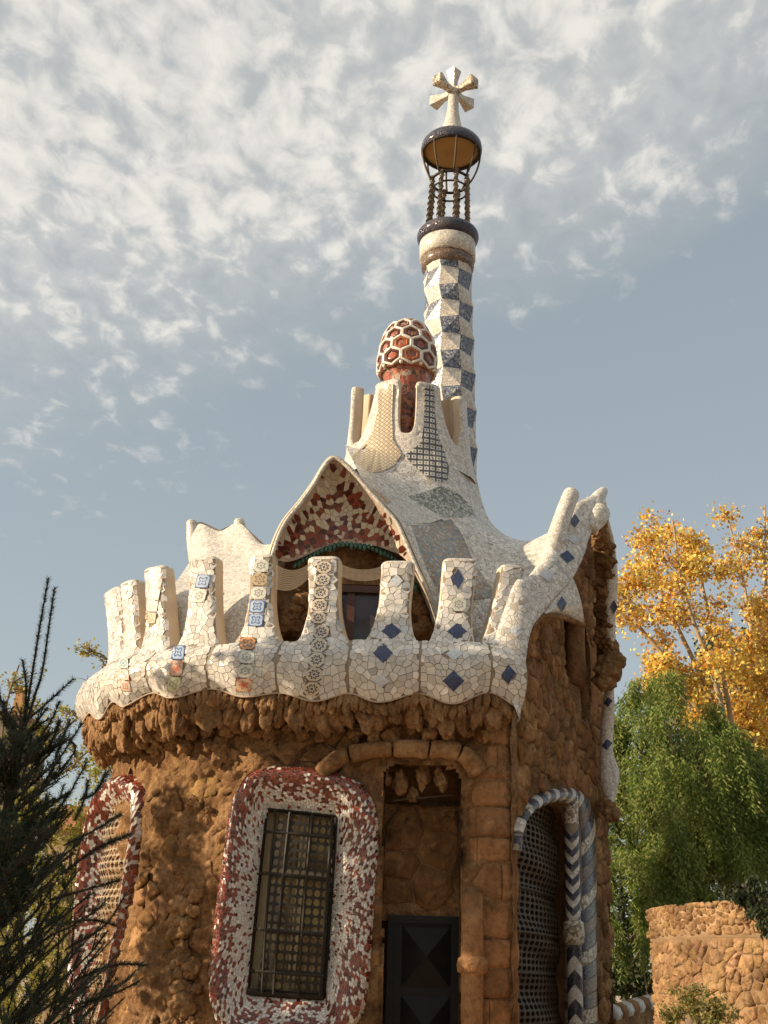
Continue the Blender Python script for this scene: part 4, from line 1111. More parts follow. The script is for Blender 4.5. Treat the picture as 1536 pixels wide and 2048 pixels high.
h2, hb = horn([(1180, 1060, 17.2), (1190, 1040, 17.3), (1200, 1025, 17.4)], [.1, .16, .16], 'white_fine')
# far descending edge of the same gable: brown craggy soffit and tiled border
SA = [(1186, 1050, 17.6), (1186, 1100, 18.1), (1192, 1170, 18.6), (1192, 1250, 18.9), (1194, 1320, 19.1), (1200, 1372, 19.2)]
SBb = [(1214, 1035, 17.6), (1226, 1085, 18.0), (1232, 1160, 18.4), (1228, 1250, 18.6), (1236, 1310, 18.8), (1234, 1362, 18.9)]
rows = []
for u in np.linspace(0, 1, 6): rows.append([U(lerp(a[0], c[0], u), lerp(a[1], c[1], u), lerp(a[2], c[2], u) - .12 * math.sin(u * 3.1)) for a, c in zip(SA, SBb)])
S_ = spline_grid(np.array(rows).transpose(1, 0, 2), 4, 8)
for q in S_.reshape(-1, 3): q += .06 * fbm(q * 3, 3) + .04 * fbm(q * 8, 2)
b = MB(); b.grid(S_); soff = b.build('gable_soffit', M['rock'], PAV, sm=True)
for k in range(26):
    t = k / 25; i = t * 5; j = min(int(i), 4); f = i - j; u = rng.uniform(.15, .75)
    a = lerp(np.array(SA[j]), np.array(SA[j + 1]), f); c = lerp(np.array(SBb[j]), np.array(SBb[j + 1]), f); q = lerp(a, c, u); r = rng.uniform(.08, .15)
    rock('corbel_stone', U(q[0], q[1], q[2] - .05), r, r, r * rng.uniform(.6, 1.0), soff)
for x, y, r in ((1216, 1340, .22), (1222, 1322, .2), (1208, 1362, .17)): rock('corbel_stone', U(x, y, 18.8), r, r, r * .9, soff)
E1, e1b = loft_strip('far_lip', [U(*p) for p in ((1206, 1045, 17.55), (1217, 1090, 17.95), (1219, 1160, 18.3), (1215, 1230, 18.5), (1216, 1290, 18.7))], [U(*p) for p in ((1216, 1035, 17.6), (1229, 1085, 18.0), (1236, 1160, 18.4), (1231, 1240, 18.6), (1233, 1310, 18.8))], 'white_fine', 6, .12, nu=5)
E2, e2b = loft_strip('far_lip', [U(*p) for p in ((1212, 1368, 19.0), (1205, 1420, 19.2), (1202, 1500, 19.3), (1203, 1560, 19.3), (1214, 1606, 19.3))], [U(*p) for p in ((1228, 1370, 19.0), (1229, 1430, 19.2), (1226, 1500, 19.3), (1239, 1548, 19.3), (1230, 1604, 19.3))], 'white_fine', 6, .12, nu=5)
for p, bb_, pa in ((diamond(1225, 1126, 9, 12, 4), e1b, E1), (diamond(1228, 1214, 8, 14), e1b, E1), (diamond(1216, 1404, 9, 10, 3), e2b, E2), (diamond(1214, 1489, 11, 11, 3), e2b, E2)): put(p, bb_, 'diamond', 'lozenge_tile', pa)
for x, y in ((1218, 1620), (1212, 1612), (1225, 1628)): rock('corbel_stone', U(x, y, 19.35), .13, .13, .12, E2)

# ------------------------------------------------------------------ roof
def roof(name, rows, mat, nu=8, nv=8, thick=.0):
    P = spline_grid([[U(*p) for p in r] for r in rows], nu, nv)
    b = MB(); b.grid(P); return b.build(name, M[mat], PAV, sm=True), b
ro, rb = roof('roof_slope', [
    [(690, 890, 18.75), (745, 903, 18.42), (815, 908, 18.36), (894, 910, 18.45), (951, 948, 19.3)],
    [(737, 980, 16.6), (790, 985, 17.4), (850, 1000, 17.8), (910, 1000, 18.2), (972, 1026, 19.1)],
    [(792, 1042, 16.3), (835, 1050, 16.9), (890, 1060, 17.4), (950, 1065, 17.9), (1005, 1066, 18.8)],
    [(828, 1122, 16.22), (865, 1120, 16.5), (920, 1125, 17.0), (985, 1120, 17.6), (1055, 1082, 18.4)],
    [(868, 1217, 16.1), (905, 1200, 16.35), (960, 1195, 16.7), (1035, 1165, 17.1), (1112, 1062, 17.9)],
    [(885, 1300, 16.0), (920, 1290, 16.15), (980, 1280, 16.3), (1060, 1230, 16.6), (1150, 1090, 17.3)]], 'white_skin', 10, 10)
roof_b = rb.bvh()
lo2, lb2 = roof('roof_slope', [
    [(377, 1050, 19.6), (404, 1048, 19.4), (440, 1062, 19.2), (478, 1046, 19.0), (520, 1086, 18.5), (545, 1088, 18.2)],
    [(383, 1110, 19.0), (410, 1100, 18.8), (445, 1105, 18.6), (485, 1105, 18.4), (524, 1110, 18.0), (546, 1112, 17.7)],
    [(362, 1150, 18.2), (400, 1150, 18.0), (440, 1150, 17.8), (485, 1150, 17.6), (524, 1150, 17.4), (547, 1150, 17.1)],
    [(330, 1195, 17.4), (375, 1205, 17.1), (430, 1215, 16.9), (490, 1210, 16.7), (530, 1205, 16.65), (548, 1200, 16.6)],
    [(300, 1300, 17.2), (365, 1300, 16.7), (430, 1300, 16.5), (490, 1295, 16.4), (530, 1290, 16.35), (548, 1290, 16.3)]], 'white_fine', 8, 8)
left_b = lb2.bvh()
horn([(400, 1140, 19.2), (388, 1085, 19.45), (383, 1045, 19.5)], [.16, .12, .085], 'white_fine')
horn([(486, 1120, 19.0), (482, 1075, 19.1), (478, 1042, 19.1)], [.2, .13, .085], 'white_fine')
# ridge filling behind
b = MB(); b.grid(np.array([[U(380, 1046, 19.65), U(404, 1044, 19.45), U(440, 1060, 19.25), U(478, 1042, 19.05), U(524, 1084, 18.55)], [U(400, 1120, 22.5), U(420, 1110, 22.5), U(450, 1110, 22.5), U(490, 1100, 22.3), U(540, 1100, 22)]])); b.build('rear_slope', M['white_fine'], PAV)
# coloured scales laid on the roof
def lens(x0, y0, x1, y1, hu, hd, n=8):
    """two-arc outline from (x0,y0) to (x1,y1) bulging up by hu and down by hd"""
    dx, dy = x1 - x0, y1 - y0; L = math.hypot(dx, dy); nx, ny = dy / L, -dx / L; up = []; dn = []
    for k in range(n):
        t = k / n; x, y = x0 + dx * t, y0 + dy * t; q = 4 * t * (1 - t); up.append((x + nx * hu * q, y + ny * hu * q))
        t2 = 1 - t; x, y = x0 + dx * t2, y0 + dy * t2; q = 4 * t2 * (1 - t2); dn.append((x - nx * hd * q, y - ny * hd * q))
    return up + dn
SCALES = [([(815, 992), (850, 984), (884, 972), (920, 990), (952, 1022), (928, 1036), (885, 1034), (846, 1012)], 'grey_fine', .03),
          ([(770, 1010), (800, 990), (846, 1012), (888, 1036), (860, 1046), (822, 1046), (792, 1036)], 'white_fine', .04),
          ([(822, 1050), (862, 1048), (902, 1038), (922, 1064), (936, 1096), (950, 1128), (975, 1165), (1000, 1186), (985, 1196), (930, 1200), (880, 1190), (858, 1150), (838, 1098)], 'multi', .02),
          ([(744, 976), (760, 984), (782, 1000), (772, 1008), (756, 994)], 'orange_fine', .03)]
# ------------------------------------------------------------------ central crown of the roof
AX = U(818, 870, 19.4); ax_, ay_ = AX[0], AX[1]
def zc(py, r): return U(818, py, ay_ - r)[2]
prof = [(zc(840, .98), .98), (zc(862, 1.0), 1.0), (zc(880, 1.04), 1.04), (zc(905, 1.09), 1.09), (zc(922, 1.135), 1.135)]
cpf = catmull([(r, z) for z, r in prof], 6)[::-1]
zq, rq = cpf[:, 1], cpf[:, 0]                       # ascending z
ZC0 = zc(868, 1.0); zbot = zq[0]
# one continuous flared crown: (centre deg, half width deg, bottom py) of each U notch
NOTCH = [(-152, 12, 868), (-108, 11, 868), (-64, 11.5, 868), (-4, 11.5, 866), (51, 11, 872), (104, 11, 868), (150, 12, 868)]
def ztop_px(py, deg, r): return U(818, py, ay_ - r * math.cos(R(deg)))[2]
cols = []   # (deg, ztop, rtop)
for k, (c, hw, py) in enumerate(NOTCH):
    nxt = NOTCH[(k + 1) % len(NOTCH)]
    zn = zc(py, 1.0)
    mid_prev = (NOTCH[k - 1][0] + c) / 2 if k else 180.0; mid_next = (c + nxt[0]) / 2 if k < len(NOTCH) - 1 else 180.0
    cols.append((c, hw, zn, mid_prev, mid_next))
PIECE = {-130: (805, .98), -86: (789, 1.02), -34: (766, .755), 24: (768, .76), 78: (803, .98), 127: (805, .98), 181: (805, .98), -179: (805, .98)}
def piece(mid): 
    k = min(PIECE, key=lambda q: abs(q - mid)); py, r = PIECE[k]; return ztop_px(py, mid, r), r
samples = []
for k, (c, hw, zn, mp_, mn_) in enumerate(cols):
    zp, rp_ = piece(mp_); zn2, rn_ = piece(mn_)
    for q in np.linspace(-1, 1, 19):
        x = math.sin(q * math.pi / 2); zt_a, rt_a = (zp, rp_) if x < 0 else (zn2, rn_); w_ = smooth((x + 1) / 2)
        samples.append((c + hw * x, zt_a - (zt_a - zn) * (max(0, 1 - abs(x) ** 3.2)) ** (1 / 2.2), lerp(rp_, rn_, w_)))
    e0 = c + hw; e1 = (NOTCH[k + 1][0] - NOTCH[k + 1][1]) if k < len(cols) - 1 else 360 + NOTCH[0][0] - NOTCH[0][1]
    for q in np.linspace(0, 1, 12)[1:-1]:
        rd_ = .02 * (1 - min(1, min(q, 1 - q) / .12)); samples.append((lerp(e0, e1, q), zn2 + .03 - rd_, rn_))
nt_ = len(samples); TT = np.linspace(0, 1, 26)
def crown_pt(deg, zt, rt, t, inn=0.0):
    z = lerp(zbot, zt, t); full = ztop_px(780, deg, .9)
    if z < ZC0: r = float(np.interp(z, zq, rq))
    else: r = lerp(float(np.interp(ZC0, zq, rq)), rt, min(1, (z - ZC0) / (full - ZC0)) ** .75)
    if abs(((deg + 180) % 360) - 180) > 60: r += .05 * math.exp(-((z - ZC0) / .5) ** 2)
    r -= inn; a_ = R(deg); return np.array([ax_ + r * math.sin(a_), ay_ - r * math.cos(a_), z])
outer = np.array([[crown_pt(d, z, r, t) for d, z, r in samples] for t in TT])
inner = np.array([[crown_pt(d, z, r, t, .20) for d, z, r in samples] for t in TT[::-1]])
lipr = np.array([[crown_pt(d, z, r, 1, .05) + np.array([0, 0, .025]) for d, z, r in samples], [crown_pt(d, z, r, 1, .15) + np.array([0, 0, .025]) for d, z, r in samples]])
b = MB(); b.grid(np.vstack([outer, lipr[:1]]), cu=True, mi=0); b.grid(np.vstack([lipr[:1], lipr[1:], inner]), cu=True, mi=1)
crown = b.build('roof_cone', [M['white_fine'], M['plaster']], PAV, sm=True)
allb = MB(); allb.add(rb.v, rb.f); co = MB(); co.grid(outer, cu=True); allb.add(co.v, co.f)
roof_all = allb.bvh()
for p, m, off in SCALES: put(p, roof_all, m, 'roof_scale', ro, .02 + off * .3, 6)
put([(758, 768), (786, 768), (784, 830), (786, 880), (800, 902), (803, 908), (788, 932), (764, 944), (742, 946), (724, 936), (708, 922), (704, 912), (730, 888), (746, 862), (756, 820)], roof_all, 'beige_weave', 'roof_scale', ro, .03, 1)
put([(850, 772), (868, 772), (870, 830), (877, 874), (890, 905), (898, 935), (896, 958), (880, 966), (852, 952), (826, 930), (808, 910), (824, 900), (842, 884), (848, 850)], roof_all, 'black_weave', 'roof_scale', ro, .03, 3)

# ------------------------------------------------------------------ egg-shaped cap on its red drum
ex_, ey_ = U(815, 700, 19.4)[0], 19.4
er = .47
zr = U(815, 752, ey_)[2]; ztop = U(815, 640, ey_ )[2]; zd0 = U(815, 880, ey_)[2]
b = MB(); b.lathe(ex_, ey_, [(.36, zd0 - .2), (.36, zr - .35), (.40, zr - .1), (.43, zr + .02)], 32); drum = b.build('cap_drum', M['red_brown'], PAV, sm=True)
EH = ztop - zr
def egg(t): # t 0 rim -> 1 top
    z = zr + EH * t; r = er * (1.0 + .10 * math.sin(min(t / .3, 1) * math.pi)) if t < .12 else er * (1.07) * math.sqrt(max(0, 1 - ((t - .12) / .88) ** 2.3))
    return r, z
b = MB(); b.lathe(ex_, ey_, [(er * .8, zr + .02), (er * .98, zr - .01)] + [egg(t) for t in np.linspace(0, .999, 26)], 40); cap = b.build('egg_cap', M['red_brown'], PAV, sm=True)
def ept(a, t, o=0.0):
    r, z = egg(min(max(t, 0), .999)); r2, z2 = egg(min(t + .01, .999)); tz = nrm((r2 - r, z2 - z)); n2 = np.array([tz[1], -tz[0]])
    rr_ = r + n2[0] * o; return np.array([ex_ + rr_ * math.sin(a), ey_ - rr_ * math.cos(a), z + n2[1] * o])
cord = MB()
rowt = [.155, .36, .555, .735]; rowh = [.115, .115, .105, .09]
for j, (t0, hh) in enumerate(zip(rowt, rowh)):
    n = 9
    for i in range(n):
        a0 = (i + .5 * (j % 2)) * 2 * math.pi / n + .12; ha = math.pi / n
        shape = []
        for q in np.linspace(0, 2 * math.pi, 24, endpoint=False):
            c, s_ = math.cos(q), math.sin(q); k = 1.0 / max(abs(math.cos(((q + math.pi / 6) % (math.pi / 3)) - math.pi / 6)) , .5) * .96
            u = c * ha * .98 * min(k, 1.12); v = s_ * hh * 1.12 * min(k, 1.12)
            if s_ < 0: v *= 1.02
            shape.append((a0 + u, t0 + v))
        path = [ept(a, t, .012) for a, t in shape]; path.append(path[0]); cord.tube(path, .025, 6, cap=False)
        b = MB(); cen = (a0, t0); V = [ept(a0, t0, -.015)]; fs = []
        for kk, o in ((.40, -.01), (.58, .022), (.86, .012)): V += [ept(a0 + (a - a0) * kk, t0 + (t - t0) * kk, o) for a, t in shape]
        fs = [(0, 1 + k, 1 + (k + 1) % 24) for k in range(24)]; mi = [1] * 24
        for r_ in range(2):
            for k in range(24): fs.append((1 + r_ * 24 + k, 1 + (r_ + 1) * 24 + k, 1 + (r_ + 1) * 24 + (k + 1) % 24, 1 + r_ * 24 + (k + 1) % 24)); mi.append(0)
        b.add(V, fs); b.m = mi; b.build('cap_scale', [M['ochre_glaze'] if (i + j) % 3 == 0 else M['maroon'], M['iron']], cap, sm=False)
cord.build('white_cord', M['white_glaze'], cap, sm=True)
for i in range(9):
    p = ept((i + .5) * 2 * math.pi / 9 + .12, .03, .012); b = MB(); b.lathe(p[0], p[1], [(.001, p[2] - .035), (.03, p[2] - .02), (.036, p[2]), (.03, p[2] + .02), (.001, p[2] + .035)], 10); b.build('cap_stud', M['white_glaze'], cap, sm=True)

# ------------------------------------------------------------------ front gable
O_px = [(544, 1115), (555, 1079), (573, 1042), (602, 1006), (628, 969), (649, 933), (666, 917), (684, 925), (708, 948), (737, 981), (766, 1014), (792, 1044), (810, 1081), (828, 1124), (850, 1172), (868, 1219), (875, 1240)]
I_px = [(575, 1134), (588, 1128), (605, 1119), (625, 1108), (648, 1096), (668, 1090), (685, 1087), (700, 1087), (722, 1089), (745, 1094), (765, 1102), (782, 1112), (797, 1122), (812, 1140), (835, 1180), (855, 1222), (864, 1244)]
YO, YI = 16.15, 16.72
Oc = catmull([U(x, y, YO) for x, y in O_px], 4); Ic = catmull([U(x, y, YI) for x, y in I_px], 4)
rows = []
for u in np.linspace(0, 1, 16) ** 1.6:
    q = lerp(Oc, Ic, u)
    for m_ in range(len(q)):
        dd_ = np.min(np.linalg.norm((Oc - q[m_])[:, [0, 2]], axis=1)) if u > 0 else 0.0
        q[m_, 1] = YO + .55 * (1 - math.exp(-dd_ / .17))
    rows.append(q)
A = np.array(rows); b = MB(); b.grid(A); gable = b.build('front_gable', M['pale_grout'], PAV, sm=True)
per = np.linalg.norm(np.diff(Oc, axis=0), axis=1) * .5 + np.linalg.norm(np.diff(Ic, axis=0), axis=1) * .5; cum = np.concatenate([[0], np.cumsum(per)])
# the tympanum is laid out flat (x, z on the recessed face) and lifted on to the curved face
xs = A[..., 0]; zs_ = A[..., 2]; gx0, gx1, gz0, gz1 = xs.min(), xs.max(), zs_.min(), zs_.max()
gb = b.bvh()
def gmap(u, v):
    h = gb.ray_cast(Vector((gx0 + u, 10, gz0 + v)), Vector((0, 1, 0)))
    return np.array(h[0]) if h[0] is not None else None
for (cx, cy), poly in voronoi(gx1 - gx0, gz1 - gz0, .068, .95, 61):
    pts = [gmap(*p) for p in poly] + [gmap(cx, cy), gmap(cx + .01, cy), gmap(cx, cy + .01)]
    cc0 = gmap(cx, cy)
    if cc0 is None: continue
    if any(p is None for p in pts):
        k = .55; poly = [(cx + (p[0] - cx) * k, cy + (p[1] - cy) * k) for p in poly]
        if any(gmap(*p) is None for p in poly) or gmap(cx + .01, cy) is None or gmap(cx, cy + .01) is None: continue
    x, y = proj(cc0); hgt = (y - 917) / 200.0
    edge = cc0[1] < YO + .12 and x > 700
    pr = min(.86, max(.03, (hgt - .14) * 1.12)) if x < 760 else .62
    if random.random() < .0: continue
    red = random.random() < pr
    col = np.array(red_tint()) * 1.1 if red else np.array((.60, .53, .42)) * random.uniform(.82, 1.06)
    gable_tiles.add(gable, shard(poly, gmap, .0045, .010, .03), tuple(np.minimum(col, 1)), len(poly))
# rolled lip and the roof sheet behind it
b = MB(); lipc = Oc + np.array([0, -.02, 0]); b.tube(lipc, .028, 10); b.build('gable_lip', M['white_fine'], gable, sm=True)
out_ = []
cen2 = U(690, 1150, YO)
for p in Oc: out_.append(p + nrm((p - cen2) * np.array([1, 0, 1])) * .045)
b = MB(); b.tube(np.array(out_) + np.array([0, .07, 0]), .034, 8); b.build('gable_lip', M['plaster'], gable, sm=True)
back = [p + np.array([.10 * (ax_ - p[0]), 2.1, -.12]) for p in out_]
b = MB(); b.grid(np.array([out_, [lerp(p, q, .35) for p, q in zip(out_, back)], back])); b.build('gable_roof', M['white_fine'], PAV, sm=True)
# teal fringe under the arch, rubble wall and dormer behind
Ic2 = Curve(Ic, dense=True); k = 0
t = .12
while t < Ic2.L * .80:
    p = Ic2.at(t); b = MB(); hh = rng.uniform(.05, .1); b.lathe(p[0], p[1] - .02, [(.001, p[2] + .03), (.028, p[2] + .01), (.034, p[2] - hh * .4), (.018, p[2] - hh), (.001, p[2] - hh * 1.05)], 6); b.build('fringe_tile', M['teal'], gable, sm=True); t += .062
YB = 17.1
dorm = [[U(x, y, YB) for x in np.linspace(576 if y < 1118 else 540, 812 + (y - 1092) * .33, 30)] for y in np.linspace(1092, 1330, 20)]
D = np.array(dorm)
for q in D.reshape(-1, 3): q[1] += .10 * fbm(q * 2.4, 3) + .05 * fbm(q * 7, 3)
b = MB(); b.grid(D); dw = b.build('dormer_wall', M['rock'], PAV, sm=True)
for x, y, r, st in ((585, 1225, .16, .8), (600, 1205, .13, .9), (575, 1245, .14, .9), (612, 1240, .12, .9), (590, 1250, .12, 1), (560, 1255, .14, 1), (845, 1225, .15, 1.0), (852, 1250, .14, 1.1), (838, 1205, .13, 1.2), (860, 1262, .12, 1), (836, 1180, .11, 1.2), (842, 1262, .13, .9), (600, 1258, .12, 1)): rock('wall_rock', U(x, y, YB - .2), r, r, r * st, dw)
fx0, fx1, fz0, fz1 = U(672, 1250, YB - .25)[0], U(766, 1250, YB - .25)[0], U(700, 1310, YB - .25)[2], U(720, 1172, YB - .25)[2]; yy = YB - .25
b = MB(); b.box((fx0 - .1, yy - .03, fz1 - .10), (fx1 + .05, yy + .1, fz1)); b.box((fx0 - .06, yy, fz0), (fx0 + .03, yy + .08, fz1 - .10)); b.box((fx1 - .09, yy, fz0), (fx1, yy + .08, fz1 - .10)); b.box((lerp(fx0, fx1, .22), yy + .012, fz0), (lerp(fx0, fx1, .38), yy + .06, fz1 - .10))
dwin = b.build('dormer_window', M['wood'], PAV)
b = MB(); b.box((fx0 + .03, yy + .06, fz0), (fx1 - .09, yy + .07, fz1 - .1)); b.build('dormer_pane', M['glass_grey'], dwin)
b = MB(); b.box((fx0 - .3, yy - .04, fz1 + .01), (fx1 + .3, yy + .12, fz1 + .16)); b.build('dormer_head', M['rock'], dwin)

# ------------------------------------------------------------------ spire
YS = 22.0
def sx(py):
    return U(float(np.interp(py, [140, 300, 360, 490, 545, 800, 980, 1100], [909, 903, 901, 895, 895, 901, 903, 904])), py, YS)
zsp = {}
def axis(z):
    return np.array([np.interp(z, _az, _axx), YS])
_pp = [1100, 980, 800, 545, 490, 360, 300, 140]; _az = [sx(p)[2] for p in _pp]; _axx = [sx(p)[0] for p in _pp]
def zz_(py): return sx(py)[2]
spire_c = MB()
ys = [524, 556, 590, 621, 654, 687, 721, 756, 792, 828, 865, 903, 942, 982, 1024, 1068]
zsr = [zz_(y) for y in ys]; NCOL = 8; r_s = .485
b = MB(); b.lathe(0, 0, [(r_s * .86, zsr[-1], axis(zsr[-1])[0], YS), (r_s * .86, zsr[0], axis(zsr[0])[0], YS)], 24); spire = b.build('spire', M['grout'], PAV, sm=True)
def corner(i, j):
    z = zsr[j]; c = axis(z); a = (i - .5) * 2 * math.pi / NCOL + (.07 if j % 2 else -.07)
    r = r_s * (1.07 if (i + j) % 2 else .93) * (1 + .02 * j / 15); return np.array([c[0] + r * math.sin(a), c[1] - r * math.cos(a), z])
for j in range(len(ys) - 1):
    for i in range(NCOL):
        q = [corner(i, j + 1), corner(i + 1, j + 1), corner(i + 1, j), corner(i, j)]
        cen = np.mean(q, axis=0); q = [p + (cen - p) * .012 for p in q]
        blue = (i + j) % 2 == 0
        b = MB(); mid_ = np.mean(q, axis=0); c2 = axis(mid_[2]); od = nrm(np.array([mid_[0] - c2[0], mid_[1] - c2[1], 0]))
        b.add([*q, mid_ + od * (.035 if not blue else .01)], [(0, 1, 4), (1, 2, 4), (2, 3, 4), (3, 0, 4)])
        inn = [p - od * .06 for p in q]; b.add([*q, *inn], [(0, 4, 5, 1), (1, 5, 6, 2), (2, 6, 7, 3), (3, 7, 4, 0)])
        b.build('panel', M['blue'] if blue else M['white_fine'], spire)
def ringl(name, prof, mat, n=40, parent=spire):
    b = MB(); b.lathe(0, 0, [(r, z, axis(z)[0], YS) for r, z in prof], n); return b.build(name, M[mat], parent, sm=True)
zr0, zr1 = zz_(540), zz_(522)
ringl('brown_ring', [(.44, zr0 - .05), (.53, zr0), (.545, (zr0 + zr1) / 2), (.53, zr1), (.5, zr1 + .02)], 'brown_fine')
zw0, zw1 = zr1 + .01, zr1 + .40
ringl('white_ring', [(.52, zw0 - .01), (.575, zw0 + .01), (.575, zw1 - .02), (.54, zw1)], 'white_fine')
zt0 = zw1 - .01
ringl('blue_cushion', [(.53, zt0)] + [(.50 + .14 * math.cos(a), zt0 + .16 + .16 * math.sin(a)) for a in np.linspace(-1.5, 1.57, 12)] + [(.2, zt0 + .34), (.01, zt0 + .35)], 'dark_blue')
zp0 = zt0 + .28
zrg = zz_(364); zrim = zz_(306)
NP = 8
for k in range(NP):
    a = (k + .35) * 2 * math.pi / NP; b = MB(); nn = 64; path = []; rings = []
    for m_i in range(nn + 1):
        t = m_i / nn; z = lerp(zp0, zrg + .06, t); c = axis(z); rr_ = lerp(.44, .385, t); p = np.array([c[0] + rr_ * math.sin(a), c[1] - rr_ * math.cos(a), z])
        tw = t * math.pi * 9; pin = .45 + .55 * abs(math.sin(t * math.pi * 9 + .4)); ring = []
        for q in range(6):
            an = q * math.pi / 3; u = .085 * pin * math.cos(an); v = .032 * math.sin(an); ring.append(p + np.array([u * math.cos(tw) - v * math.sin(tw), u * math.sin(tw) + v * math.cos(tw), 0]))
        rings.append(ring)
    b.grid(np.array(rings), cu=True); b.build('twisted_rod', M['rod_iron'], spire)
def hoop(name, r, z, t, mat, n=48):
    c = axis(z); b = MB(); b.tube([(c[0] + r * math.cos(a), c[1] + r * math.sin(a), z) for a in np.linspace(0, 2 * math.pi, n + 1)], t, 6, cap=False); b.build(name, M[mat], spire, sm=True)
hoop('iron_hoop', .39, zrg, .03, 'iron'); hoop('iron_hoop', .37, zrg - .22, .02, 'iron')
NRB = 8
for k in range(NRB):
    a = (k + .15) * 2 * math.pi / NRB; b = MB(); c = axis(zrg)
    pth = []
    for t in np.linspace(0, 1, 10):
        z = lerp(zrg, zrim + .04, t); rr_ = lerp(.39, .62, math.sin(t * math.pi / 2) ** .8); c = axis(z); pth.append((c[0] + rr_ * math.sin(a), c[1] - rr_ * math.cos(a), z))
    b.tube(pth, .022, 6); b.build('lantern_rib', M['iron_brown'], spire, sm=True)
ringl('amber_soffit', [(.001, zrim - .06), (.25, zrim - .055), (.45, zrim - .02), (.585, zrim + .03)], 'amber')
ringl('lantern_rim', [(.57, zrim), (.60, zrim - .03), (.645, zrim), (.65, zrim + .08), (.635, zrim + .18), (.58, zrim + .26), (.40, zrim + .38), (.25, zrim + .46), (.01, zrim + .5)], 'dark_blue')
hoop('iron_hoop', .60, zrim - .01, .03, 'iron')
zped = zrim + .42; zcr = zz_(187)
ringl('cross_stem', [(.36, zped - .1), (.27, zped), (.18, lerp(zped, zcr, .3)), (.125, lerp(zped, zcr, .6)), (.105, zcr)], 'white_fine', 20)
cA = np.array([*axis(zcr), zcr + .03]); cr = MB()
def arm(d, up, L, w0, w1, h0, h1):
    d, up = nrm(d), nrm(up); sd = np.cross(d, up); V = []
    for t, w_, h_ in ((0, w0, h0), (.5, w0 * 1.08, h0 * 1.05), (1, w1, h1), (1.06, w1 * .8, h1 * .8)):
        p = cA + d * L * t; V += [p + sd * w_ + up * h_, p - sd * w_ + up * h_, p - sd * w_ - up * h_, p + sd * w_ - up * h_]
    fs = [(0, 1, 2, 3), (15, 14, 13, 12)]
    for r_ in range(3):
        for q in range(4): fs.append((r_ * 4 + q, r_ * 4 + 4 + q, r_ * 4 + 4 + (q + 1) % 4, r_ * 4 + (q + 1) % 4))
    b = MB(); b.add(V, fs); return b
cross = ringl('cross', [(.12, zcr - .04), (.13, zcr + .03), (.12, zcr + .12), (.01, zcr + .14)], 'white_fine', 12)
for k in range(4):
    a = R(45 + 90 * k + 3); arm((math.cos(a), math.sin(a), 0), (0, 0, 1), .56, .058, .125, .06, .12).build('cross_arm', M['speckle' if k >= 2 else 'white_fine'], cross)
arm((0, 0, 1), (0.7, -.7, 0), .56, .058, .12, .058, .115).build('cross_arm', M['white_fine'], cross)
for pl in (tiles, chips, gable_tiles, stones): pl.flush()

# ------------------------------------------------------------------ round rubble wall on the right
tY, tR = 14.0, 3.3
tX = U(1311, 1900, tY)[0] + tR + .05
zT = U(1380, 1802, tY - 1.5)[2]; zB_ = U(1380, 1872, tY - 1.5)[2]
TUR = thing('round_wall', 'round tan rubble wall with a band of small rough stones at its top', 'wall', (tX, tY, 0))
b = MB(); b.lathe(tX, tY, [(tR, -.05), (tR, zB_), (tR + .03, zB_ + .01), (tR + .03, zT - .03), (tR - .4, zT - .02), (tR - .4, zT - .8)], 96); tw = b.build('wall', M['tan_mortar'], TUR, sm=True)
def tur(u, v, r=tR): a = math.pi + .45 - (-u / tR); return np.array([tX + r * math.cos(a - .6), tY + r * math.sin(a - .6), v])
tst = Pool('stone', 'rubble', M['tan'], 300, True)
for z0, z1, c, h0, h1, rr_, rf in ((zB_ + .02, zT + .02, .072, .02, .05, tR + .02, .5), (.7, zB_ - .01, .12, .015, .04, tR, .7)):
    for (cx, cy), poly in voronoi(tR * 1.5, z1 - z0, c, .95, int(c * 1000)):
        k = rs.uniform(.78, 1.15); V, fs = lump(poly, lambda u, v: tur(u, z0 + v, rr_), .005, rs.uniform(h0, h1), rf, rs)
        V = [p + (np.array([1, 1, .25]) * (.015 * fbm(p * 5, 2) + .010 * fbm(p * 14, 2))) for p in V]; tst.add(tw, (V, fs), (k, k * rs.uniform(.92, 1), k * rs.uniform(.82, 1.02)), 8)
tst.flush()

# low wall with a striped tile coping
LWL = thing('low_wall', 'low stone wall with white and brown striped tile coping behind the pavilion', 'wall', U(1260, 2060, 22.5) * np.array([1, 1, 0]))
c0, c1 = U(1216, 2034, 21.0), U(1318, 2003, 23.6)
dr = nrm((c1 - c0) * np.array([1, 1, 0])); sd = np.array([dr[1], -dr[0], 0]); Lw = np.linalg.norm((c1 - c0)[:2])
b = MB(); V = []
for p in (c0, c1):
    for s_, z in ((-.12, None), (.12, None), (.12, 0), (-.12, 0)): V.append((*(p + sd * s_)[:2], p[2] - .02 if z is None else -.05))
b.add(V, [(0, 1, 2, 3), (7, 6, 5, 4), (0, 4, 5, 1), (1, 5, 6, 2), (2, 6, 7, 3), (3, 7, 4, 0)]); b.build('wall', M['wall'], LWL)
for k in range(9):
    p, q = lerp(c0, c1, (k + .05) / 9), lerp(c0, c1, (k + .95) / 9); b = MB(); b.tube([p + [0, 0, .02], q + [0, 0, .02]], .15, 8); b.build('coping_tile', M['white_fine' if k % 2 == 0 else 'dressed'], LWL, sm=True)

